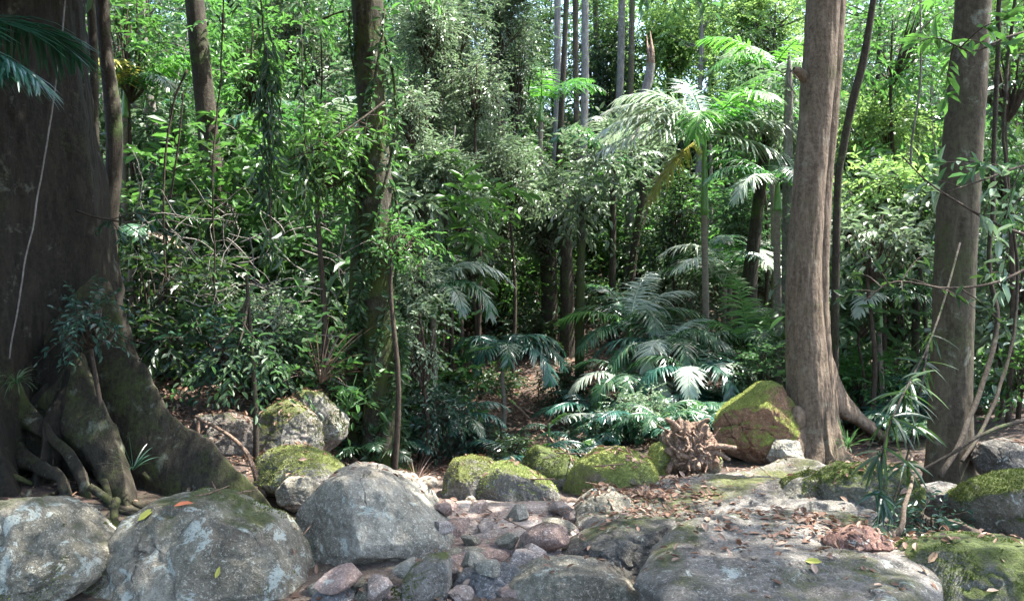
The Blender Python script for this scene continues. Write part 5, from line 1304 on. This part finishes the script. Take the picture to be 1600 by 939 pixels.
leafy_branch('long dark branch with big glossy leaves crossing in front of the olive-brown trunk', [(1640, 380, 5.6), (1560, 352, 5.4), (1500, 318, 5.2), (1450, 285, 5.1), (1410, 245, 5.0)], 60, 0.12, 'pale', 1)
leafy_branch('lower glossy-leaved branch crossing the olive-brown trunk', [(1640, 250, 5.6), (1590, 262, 5.4), (1540, 280, 5.3), (1480, 300, 5.2)], 50, 0.11, 'mid', 2)
leafy_branch('shaded twiggy branch low in front of the olive-brown trunk', [(1640, 400, 6.0), (1560, 440, 5.8), (1480, 450, 5.7), (1400, 440, 5.6), (1350, 470, 5.6)], 90, 0.09, 'dark', 3, sub=9)
leafy_branch('bright broad-leaved branch in the top right corner', [(1640, 40, 5.5), (1570, 60, 5.4), (1520, 80, 5.3), (1470, 60, 5.2)], 60, 0.13, 'bright', 4)
leafy_branch('bright spray of pointed leaves at the top of the left thicket', [(600, 160, 7.6), (560, 190, 7.4), (500, 230, 7.2), (450, 250, 7.1)], 150, 0.10, 'bright', 5, sub=11)
leafy_branch('bare dark branch with few leaves reaching over the top centre', [(505, 30, 9), (530, 20, 9), (560, 18, 8.9)], 20, 0.08, 'mid', 6)
leafy_branch('blue-green sapling branch poking from the giant trunk', [(120, 330, 6.6), (150, 340, 6.5), (180, 345, 6.4), (215, 350, 6.4)], 50, 0.08, 'blue', 7)

# slim sapling on the left bank
tree('sapling', 'thin reddish sapling standing on the left bank before the squarish boulder', [(385, 430, 5), (390, 500, 6), (396, 580, 7), (400, 670, 9)], 'bark_dark', 7.0, 'mid', seed=90, n=10, flare=0.1, crowns=[(np.array([-0.1, 0, 1.2]), np.array([0.45, 0.4, 0.3]), 60)], leaf=0.08)

rng = np.random.default_rng(71)
mb = MB()
for k in range(170):
    px_, py_, Yd = rng.uniform(190, 540), rng.uniform(330, 600), rng.uniform(8.3, 9.6)
    p = at(px_, py_, Yd); p[2] = max(p[2], gh(p[0], p[1]) + 0.05); d = unit(rng.normal(size=3) * np.array([1, 0.6, 0.9])); pp = [p]
    for j in range(5): d = unit(d + rng.normal(size=3) * 0.28 + [0, 0, -0.05]); pp.append(pp[-1] + d * rng.uniform(0.07, 0.2))
    S = smooth_path(np.array(pp), 0.08); tube(mb, S, np.linspace(rng.uniform(0.004, 0.009), 0.002, len(S)), 4)
tag(link('dead_twigs', mb.mesh('dead_twigs', M['bark_grey'])), 'tangle of bare pale twigs caught in the left thicket', 'twigs', None, 'stuff')

# ------------------------------------------------------------------ dead root ball, sticks and logs
o_ = at(1078, 742, 6.75)
rbt = thing('root_ball', 'upturned dead root ball of twisted brown wood on the bedrock shelf', 'stump', o_)
D, q_, tr_ = SD
V = D * np.array([0.20, 0.18, 0.235])
V = V * (1 + 0.4 * fbm(D * 2.4 + 4, 4, 4) + 0.30 * fbm(D * 7, 3, 7) - 0.5 * np.clip(0.25 - np.abs(fbm(D * 3.3, 3, 9)), 0, 1))[:, None] + np.array([0, 0, 0.20])
mb = MB(); mb.add(V, q_, tr_)
link('burl', mb.mesh('burl', M['dead_wood']), rbt)
rng = np.random.default_rng(12)
for i in range(44):
    u = unit(rng.normal(size=3) * np.array([1, 1, 0.9]) + np.array([0, -0.5, 0.35]))
    p0 = np.array([0, 0, 0.20]) + u * np.array([0.14, 0.14, 0.18])
    pts = [p0]; d = u
    l = rng.uniform(0.08, 0.20)
    for k in range(5):
        d = unit(d + rng.normal(size=3) * 0.55); pts.append(pts[-1] + d * l / 5)
    S = smooth_path(np.array(pts), 0.015); S[:, 2] = np.maximum(S[:, 2], 0.01)
    mb = MB(); r0 = rng.uniform(0.007, 0.028)
    tube(mb, S, np.linspace(r0, r0 * 0.2, len(S)), 9, 0.5, 18, i)
    link('root', mb.mesh('root', M['dead_wood']), rbt)
for (px0, py0, px1, py1, rr_) in ((1095, 700, 1150, 700, 0.028), (1105, 705, 1140, 718, 0.022), (1060, 672, 1042, 655, 0.03), (1090, 668, 1108, 655, 0.02), (1050, 725, 1043, 738, 0.03)):
    a0 = at(px0, py0, 6.65) - o_; a1 = at(px1, py1, 6.6) - o_
    S = smooth_path(np.array([a0, (a0 + a1) / 2 + [0, 0, 0.015], a1]), 0.02)
    mb = MB(); tube(mb, S, np.linspace(rr_, rr_ * 0.7, len(S)), 10, 0.25, 12, 3); link('root', mb.mesh('root', M['dead_wood']), rbt)

def stick(label, rows, r0, r1, mat='dead_wood', name='stick', seed=0, cat='stick'):
    P = np.array([at(*r_) for r_ in rows]); S = smooth_path(P, 0.03); o = S[0].copy()
    S = S + 0.006 * np.stack([vnoise(S * 9, seed), vnoise(S * 9, seed + 1), vnoise(S * 9, seed + 2)], -1)
    mb = MB(); tube(mb, S - o, np.linspace(r0, r1, len(S)), 9, 0.18, 14, seed)
    ob = link(name, mb.mesh(name, M[mat]), None, o); return tag(ob, label, cat)
stick('bare arching stick on the left bank above the plank root', [(305, 650, 6.6), (345, 672, 6.5), (380, 700, 6.3), (398, 735, 6.15), (412, 775, 6.0)], 0.012, 0.020, seed=1)
stick('short upright stub of a stick on the left bank', [(310, 695, 6.7), (310, 672, 6.7), (308, 648, 6.7)], 0.018, 0.013, seed=2)
stick('dead brown log lying at the bottom edge under the largest smooth boulder', [(500, 912, 4.55), (560, 911, 4.55), (640, 908, 4.5)], 0.020, 0.018, name='log', seed=3, cat='log')
stick('dark round log between the giant tree and the broad lichen boulder', [(85, 800, 5.0), (115, 806, 4.95), (158, 814, 4.9)], 0.035, 0.03, 'bark_dark', 'log', 4, 'log')
stick('pale red log lying across the creek bed under the far boulders', [(770, 788, 6.7), (815, 780, 6.6), (845, 778, 6.6)], 0.028, 0.03, name='log', seed=5, cat='log')
stick('pale root-like stick by the small dark rock near the strappy vine', [(1392, 850, 4.6), (1408, 825, 4.6), (1415, 790, 4.7), (1425, 740, 4.9), (1422, 705, 5.2)], 0.016, 0.006, 'bark_red', name='stick', seed=6)
stick('straight thin stick standing up from the wedge-shaped rock', [(1399, 875, 4.3), (1398, 855, 4.35), (1396, 830, 4.4)], 0.010, 0.007, seed=7)
stick('long thin branch leaning over the right bank to the right edge', [(1440, 735, 6.3), (1500, 700, 6.3), (1560, 668, 6.4), (1640, 648, 6.6)], 0.012, 0.018, 'bark_dark', seed=8)
for i, (a0, b0, a1, b1, Yd, lab) in enumerate([
    (825, 690, 870, 640, 11, 'pale fallen branch on the slope right of the small blue-green palm'),
    (790, 620, 850, 680, 11.5, 'straight dead stem leaning on the slope behind the small palm'),
    (930, 640, 912, 600, 11.5, 'bent dead branch below the palm with the bright frond'),
    (750, 600, 700, 655, 12, 'thin fallen pole on the slope left of the small palm'),
    (835, 660, 815, 612, 12.2, 'reddish fallen branch in the middle of the shady slope'),
    (868, 700, 845, 672, 9.8, 'short reddish dead branch above the deep green boulder')]):
    stick(lab, [(a0, b0, Yd), ((a0 + a1) / 2 + 4, (b0 + b1) / 2, Yd), (a1, b1, Yd)], 0.022, 0.012, seed=20 + i, name='fallen_branch', cat='branch')

# ------------------------------------------------------------------ thicket filling the slope: a few kinds, copied
def proto_tree(seed, H, kind, mat, leaf, ncl, cr, low=0.25):
    rng = np.random.default_rng(seed)
    mb = MB(); mbL = MB()
    pts = np.array([[0, 0, -0.3, 0.075], [rng.uniform(-.1, .1), 0, H * 0.3, 0.06], [rng.uniform(-.3, .3), rng.uniform(-.2, .2), H * 0.65, 0.042], [rng.uniform(-.3, .3), 0, H, 0.02]]) * np.array([1, 1, 1, H / 6])
    P = smooth_path(pts, 0.25); tube(mb, P[:, :3], P[:, 3], 10, 0.12, 2, seed)
    for i in range(ncl):
        f = low + (1.02 - low) * (i + 0.5) / ncl
        j = min(len(P) - 1, int(f * (len(P) - 1)))
        aa = rng.uniform(0, 2 * PI); off = rng.uniform(0.2, 1.0) * cr
        cen = P[j, :3] + np.array([off * math.cos(aa), off * math.sin(aa), rng.uniform(-0.1, 0.5)])
        rad = np.array([1, 1, 0.6]) * cr * rng.uniform(0.55, 0.9)
        crown_at(mbL, mb, rng, cen, rad, int(46 * (rad[0] / 0.8) ** 2 * (0.12 / leaf) ** 2), leaf, 0.42, 9, leaf * 4, frm=P[max(0, j - 2), :3], nb=4, gap=-0.35, shell=0.6)
    return mb.mesh('trunk', M[mat]), mbL.mesh('crown', M[kind], False)
protos = []
specs = [(1, 8, 'mid', 'bark_dark', 0.13), (2, 7, 'grey', 'bark_grey', 0.12), (3, 9, 'bright', 'bark_olive', 0.14), (4, 6.5, 'dark', 'bark_dark', 0.13), (5, 8, 'sun', 'bark_grey', 0.14), (6, 7, 'mid', 'bark_mossy', 0.11), (7, 8.5, 'grey', 'bark_olive', 0.11)]
for s_, H, kd, bm_, lf in specs:
    protos.append((proto_tree(s_, H, kd, bm_, lf, 13, 1.35), kd))
words = {'mid': 'mid-green', 'grey': 'grey-green', 'bright': 'bright green', 'dark': 'dark green', 'sun': 'yellow-green'}
rng = np.random.default_rng(2024)
first = {}
def zone(x, Y):
    px = CX + x / Y * F
    side = 'left of the double trunk' if px < 560 else ('above the shady hollow' if px < 950 else ('between hollow and reddish-brown tree' if px < 1240 else 'right of the reddish-brown tree'))
    return side
def put(pr, kd, i, x, Y, s, what, parts):
    z = gh(x, Y)
    d = 'far up the slope' if Y > 22 else 'on the lower slope'
    lab = f'{words[kd]} {what} {d} {zone(x, Y)}'
    g = f'{words[kd]} {what}s {d} {zone(x, Y)}'
    rz = rng.uniform(0, 6.28)
    if i not in first:
        rt = thing('slope_tree' if what == 'slender tree' else 'slope_shrub', lab, 'tree' if what == 'slender tree' else 'shrub', (x, Y, z), g, rz, s)
        a_ = link(parts[0], pr[0], rt); b_ = link(parts[1], pr[1], rt)
        KIDS[rt.name] = [a_, b_]; first[i] = rt
    else:
        dup(first[i], (x, Y, z), rz, s, lab, g)
cnt = 0
for row, (Y0, Y1, nn) in enumerate([(14.5, 18, 16), (18, 23, 24), (23, 30, 32), (30, 40, 40)]):
    for j in range(nn):
        Yd = rng.uniform(Y0, Y1)
        half = Yd * 0.62 + 2.5
        x = -half + 2 * half * (j + rng.random()) / nn
        px = CX + x / Yd * F
        if 600 < px < 1260 and Yd < 20: continue
        if 830 < px < 1000 and Yd < 25: continue
        if px > 900: ch = [0, 2, 4, 4, 2, 3, 5, 1]
        elif px > 580: ch = [1, 6, 1, 6, 0, 3, 5, 1]
        else: ch = [2, 0, 2, 5, 1, 3, 2, 6]
        i = ch[rng.integers(0, 8)]
        put(protos[i][0], protos[i][1], i, x, Yd, rng.uniform(0.62, 1.0), 'slender tree', ('trunk', 'crown'))
        cnt += 1
# shrubs
def proto_shrub(seed, kd, leaf, R_=0.8):
    rng = np.random.default_rng(seed); mb = MB(); mbL = MB()
    for i in range(5):
        aa = rng.uniform(0, 2 * PI); cen = np.array([0.5 * R_ * math.cos(aa), 0.5 * R_ * math.sin(aa), rng.uniform(0.4, 1.1) * R_]); rad = np.array([1, 1, 0.8]) * R_ * rng.uniform(0.5, 0.75)
        crown_at(mbL, mb, rng, cen, rad, int(42 * (0.1 / leaf) ** 1.6), leaf, 0.42, 8, leaf * 3.5, frm=np.array([0, 0, 0.0]), nb=5, gap=-0.4)
    return mb.mesh('stem', M['twig']), mbL.mesh('foliage', M[kd], False)
sh = [(proto_shrub(11, 'mid', 0.09), 'mid'), (proto_shrub(12, 'grey', 0.075), 'grey'), (proto_shrub(13, 'dark', 0.11), 'dark'), (proto_shrub(14, 'bright', 0.10), 'bright'), (proto_shrub(15, 'grey', 0.10), 'grey')]
for row, (Y0, Y1, nn) in enumerate([(9.6, 11, 16), (11, 13.5, 28), (13.5, 17, 38), (17, 24, 40), (24, 34, 44)]):
    for j in range(nn):
        Yd = rng.uniform(Y0, Y1); half = Yd * 0.62 + 1
        x = -half + 2 * half * (j + rng.random()) / nn
        px = CX + x / Yd * F
        if 690 < px < 930 and Yd < 14.5: continue
        if 640 < px < 960 and Yd < 12: continue
        if 940 < px < 1240 and Yd < 14: continue
        if px < 560 and Yd < 9.8: continue
        i = rng.integers(0, 5)
        put(sh[i][0], sh[i][1], 100 + i, x, Yd, rng.uniform(0.7, 1.5) * (1 + (Yd > 17) * 0.4), 'leafy shrub', ('stem', 'foliage'))

# thin bare saplings, ferns and small palms between the shrubs: one of each kind, then copies
def zlab(x, Y): return ('near the front edge of the thicket ' if Y < 13 else 'deep in the thicket ') + zone(x, Y)
spr = []
for sd_ in range(5):
    r_ = np.random.default_rng(500 + sd_); H = r_.uniform(3.5, 6); p_ = [np.array([0, 0, -0.1])]; d = np.array([r_.normal() * .12, r_.normal() * .12, 1.0])
    for k in range(7):
        d = unit(d + r_.normal(size=3) * np.array([0.13, 0.13, 0.02])); p_.append(p_[-1] + d * H / 7)
    S = smooth_path(np.array(p_), 0.12); mb = MB(); mbL = MB(); tube(mb, S, np.linspace(0.028, 0.008, len(S)), 7, 0.15, 6, sd_)
    for k in range(7):
        i0_ = int(r_.uniform(0.35, 0.98) * (len(S) - 1)); e = S[i0_] + unit(r_.normal(size=3) * np.array([1, 1, 0.4])) * r_.uniform(0.3, 0.8); q2 = smooth_path(np.array([S[i0_], (S[i0_] + e) / 2 + [0, 0, .08], e]), 0.1)
        tube(mb, q2, np.linspace(0.009, 0.004, len(q2)), 5); foliage(mbL, r_, e, np.array([.28, .28, .16]), 9, 0.12 + 0.02 * sd_, 0.38, 8, 0.35, gap=-2)
    spr.append((mb.mesh('stem', M[['bark_dark', 'bark_grey', 'twig', 'bark_olive', 'bark_grey'][sd_]]), mbL.mesh('foliage', M[['mid', 'bright', 'dark', 'grey', 'bright'][sd_]], False)))
kn = ['dark-stemmed', 'pale-stemmed', 'thin brown', 'olive-stemmed', 'pale crooked']
rng = np.random.default_rng(808)
SF = {}
for j in range(62):
    Yd = rng.uniform(9.6, 17); px = rng.uniform(-40, 1640)
    if px < 600 and Yd < 10.2: Yd += 1.5
    if 770 < px < 1240 or (px > 1230 and Yd < 12.5 and px < 1420): continue
    if 600 < px < 790: Yd = 14.5 + rng.random() * 3
    x = (px - CX) / F * Yd; i = j % 5; loc = (x, Yd, gh(x, Yd)); s = rng.uniform(0.8, 1.2); rz = rng.uniform(0, 6.28)
    lab = f'{kn[i]} sapling {zlab(x, Yd)}'; g_ = f'{kn[i]} saplings {zlab(x, Yd)}'
    if i not in SF:
        rt = thing('sapling', lab, 'sapling', loc, g_, rz, s); KIDS[rt.name] = [link('stem', spr[i][0], rt), link('foliage', spr[i][1], rt)]; SF[i] = rt
    else: dup(SF[i], loc, rz, s, lab, g_)
def rosette(name, kd, n, L, e0, dr, ll, H, seed, lab, cat, x, Yd, g_):
    r_ = np.random.default_rng(seed); rt = thing(name, lab, cat, (x, Yd, gh(x, Yd)), g_); ks = []
    if H > 0.3:
        mb = trunk_mesh('trunk', np.array([[0, 0, -0.1, 0.05], [0.02, 0, H * .5, 0.04], [0, 0, H - 0.05, 0.04]]), None, n=12, amp=0.05, seed=3, step=0.15); ks.append(link('trunk', mb.mesh('trunk', M['palm_trunk']), rt))
    for k in range(n):
        o = link('frond', frond_mesh(L, e0 + 8 * (k % 3), dr, kd[k % len(kd)], k % 3, ll, n=26), rt, (0, 0, max(0, H))); o.rotation_euler = (0, 0, k * 2 * PI / n + r_.uniform(-.25, .25)); ks.append(o)
    KIDS[rt.name] = ks; return rt
kinds = [('fern', ['frond'], 9, 0.7, 48, 90, 0.20, 0, 'green fern', 'fern', 30), ('fern', ['frond_blue'], 8, 0.8, 40, 80, 0.22, 0, 'bluish fern', 'fern', 24), ('slope_palm', ['frond', 'frond_glare'], 8, 1.3, 45, 95, 0.42, 1.3, 'short-trunked palm', 'palm', 13), ('slope_palm', ['frond_blue', 'frond', 'frond_glare'], 9, 1.5, 45, 90, 0.45, 2.6, 'taller slope palm', 'palm', 11)]
for q, (nm, kd, n_, L_, e0, dr, ll, H, wd_, ct, cn) in enumerate(kinds):
    pr_ = None
    for j in range(cn):
        if ct == 'fern':
            Yd = rng.uniform(8.6, 13.5); px = rng.uniform(120, 1560)
            if px < 560 and Yd < 9.2: Yd = 9.5
            if 640 < px < 910 and (j % 4 or Yd > 10): continue
            if 600 < px < 960 and Yd > 12: Yd = 9 + rng.random() * 2
        else:
            Yd = rng.uniform(12.5, 20); px = rng.uniform(60, 1600)
            if 740 < px < 960 and Yd < 17: px = px - 300
        x = (px - CX) / F * Yd; lab = f'{wd_} {zlab(x, Yd)}'; g_ = f'{wd_}s {zlab(x, Yd)}'; s = rng.uniform(0.7, 1.25)
        if pr_ is None: pr_ = rosette(nm, kd, n_, L_, e0, dr, ll, H, q, lab, ct, x, Yd, g_)
        else: dup(pr_, (x, Yd, gh(x, Yd)), rng.uniform(0, 6.28), s, lab, g_)

if HAZE:
    D_, q_, t_ = None, None, None
    hm = bpy.data.materials.new('haze'); hm.use_nodes = True; ht = hm.node_tree
    ht.nodes.remove(ht.nodes['Principled BSDF'])
    pv = ht.nodes.new('ShaderNodeVolumePrincipled'); pv.inputs['Color'].default_value = (0.93, 0.96, 1.0, 1); pv.inputs['Density'].default_value = HAZE
    ht.links.new(pv.outputs[0], ht.nodes['Material Output'].inputs['Volume'])
    c8 = np.array([[x, y, z] for x in (-170, 170) for y in (-70, 170) for z in (-2.5, 40)], float)
    mb = MB(); mb.add(c8, [[0, 1, 3, 2], [4, 6, 7, 5], [0, 4, 5, 1], [2, 3, 7, 6], [0, 2, 6, 4], [1, 5, 7, 3]])
    ho = link('haze', mb.mesh('haze', hm, False)); ho['kind'] = 'stuff'; ho['label'] = 'thin pale air haze between the trees'

# ------------------------------------------------------------------ litter on every upward surface
rng = np.random.default_rng(99)
allV, allF, off = [], [], 0
for V, Fq in SURF:
    allV.append(V); allF.append(np.asarray(Fq) + off); off += len(V)
allV = np.concatenate(allV); allF = np.concatenate(allF)
used = np.unique(allF); remap = np.zeros(len(allV), int); remap[used] = np.arange(len(used))
tree_bvh = BVHTree.FromPolygons([tuple(v) for v in allV[used]], remap[allF].tolist())
def drop(x, y):
    h = tree_bvh.ray_cast(Vector((x, y, 6)), Vector((0, 0, -1)))
    return h
P, N = [], []
def scatter(n, fx, minz=0.75, thr=None, zmax=9):
    for _ in range(n):
        x, y = fx()
        if thr is not None and float(vnoise(np.array([x * 1.7, y * 1.7, 0.0]), 12)) < thr: continue
        h = drop(x, y)
        if h[0] is None or abs(h[1].z) < minz: continue
        P.append(h[0]); N.append(h[1] if h[1].z > 0 else -h[1])
scatter(9000, lambda: (rng.uniform(-7, 7.5), rng.uniform(5.5, 12.5)), thr=-0.2)
scatter(6000, lambda: (rng.uniform(-6, -1.4), rng.uniform(6.2, 10)))
scatter(2500, lambda: (rng.uniform(1.8, 5.5), rng.uniform(5.5, 9.5)), thr=-0.1)
scatter(700, lambda: (rng.uniform(1.0, 3.2), rng.uniform(3.2, 5.2)), thr=0.1)
scatter(350, lambda: (rng.normal(1.75, 0.22), rng.normal(4.3, 0.2)))
scatter(700, lambda: (rng.normal(0.95, 0.3), rng.normal(5.9, 0.25)))
scatter(1600, lambda: (rng.uniform(0.6, 3.8), rng.uniform(5.2, 7.6)), thr=0.25)
scatter(200, lambda: (rng.uniform(1.0, 2.6), rng.uniform(3.0, 5.2)))
scatter(1200, lambda: (rng.uniform(-1.2, 1.2), rng.uniform(3.8, 7.5)), thr=0.0)
scatter(16000, lambda: (rng.uniform(-5, 5), rng.uniform(8.5, 18)), minz=0.5)
P = np.array([tuple(p) for p in P]); N = np.array([tuple(p) for p in N])
n = len(P)
N2 = unit(N + rng.normal(size=(n, 3)) * 0.25)
D = rng.normal(size=(n, 3)); D -= N2 * np.sum(D * N2, -1, keepdims=True)
L = rng.uniform(0.018, 0.068, n) * np.where(P[:, 1] > 8.5, 1.5, 1.0)
mb = MB(); leaves(mb, P + N * 0.008, D, N2, L, L * rng.uniform(0.35, 0.6, n), 0.25, rng.uniform(-0.25, 0.25, n))
o = link('leaf_litter', mb.mesh('leaf_litter', M['litter'], False))
tag(o, 'brown and tan fallen leaves scattered over soil and rocks', 'leaf litter', None, 'stuff')
# twigs
mb = MB()
for k in range(500):
    x, y = rng.uniform(-6, 6), rng.uniform(4.5, 14)
    if rng.random() < 0.5: x, y = rng.uniform(-4.5, 1), rng.uniform(8, 14)
    h = drop(x, y)
    if h[0] is None or abs(h[1].z) < 0.7: continue
    a_ = rng.uniform(0, PI); l = rng.uniform(0.08, 0.5)
    p = np.array(h[0]) + [0, 0, 0.012]; d = np.array([math.cos(a_), math.sin(a_), rng.uniform(-0.05, 0.25)])
    tube(mb, np.array([p - d * l / 2 * [1, 1, 0.3], p + rng.normal(size=3) * 0.01, p + d * l / 2]), np.array([0.006, 0.005, 0.003]), 4)
o = link('twig_litter', mb.mesh('twig_litter', M['dead_wood'])); tag(o, 'thin dead twigs lying over the forest floor', 'twigs', None, 'stuff')

# a few leaves that can be picked out one by one
def single_leaf(label, px, py, mat, L, ang):
    d0 = Vector(((px - CX) / F, 1, -(py - CY) / F)).normalized()
    h = tree_bvh.ray_cast(Vector((0, 0, CAMZ)), d0)
    if h[0] is None: return
    p = np.array(h[0]); nn_ = np.array(h[1])
    if nn_ @ np.array(d0) > 0: nn_ = -nn_
    mb = MB(); d = np.array([math.cos(ang), 0.5 * math.sin(ang), math.sin(ang)])
    leaves(mb, -unit(d)[None] * L / 2 + nn_ * 0.012, d[None], nn_[None], L, L * 0.4, 0.2, 0.1)
    ob = link('fallen_leaf', mb.mesh('fallen_leaf', M[mat], False), None, p); tag(ob, label, 'leaf')
single_leaf('yellow-green leaf on the upper left of the broad lichen boulder', 230, 804, 'yellow_leaf', 0.10, 0.7)
single_leaf('red leaf on top of the broad lichen boulder', 288, 790, 'red_leaf', 0.10, 0.2)
single_leaf('small yellow leaf low on the broad lichen boulder', 340, 893, 'yellow_leaf', 0.06, 1.3)
single_leaf('green-yellow leaf lying on the big litter-strewn slab', 1270, 878, 'yellow_leaf', 0.08, 0.0)
single_leaf('tan leaf on the corner boulder at the lower right', 1457, 870, 'litter', 0.08, 0.7)
single_leaf('pale leaf low on the corner boulder', 1552, 925, 'frond_dry', 0.06, 0.1)
print('objects', len(bpy.data.objects), 'filler trees', cnt)
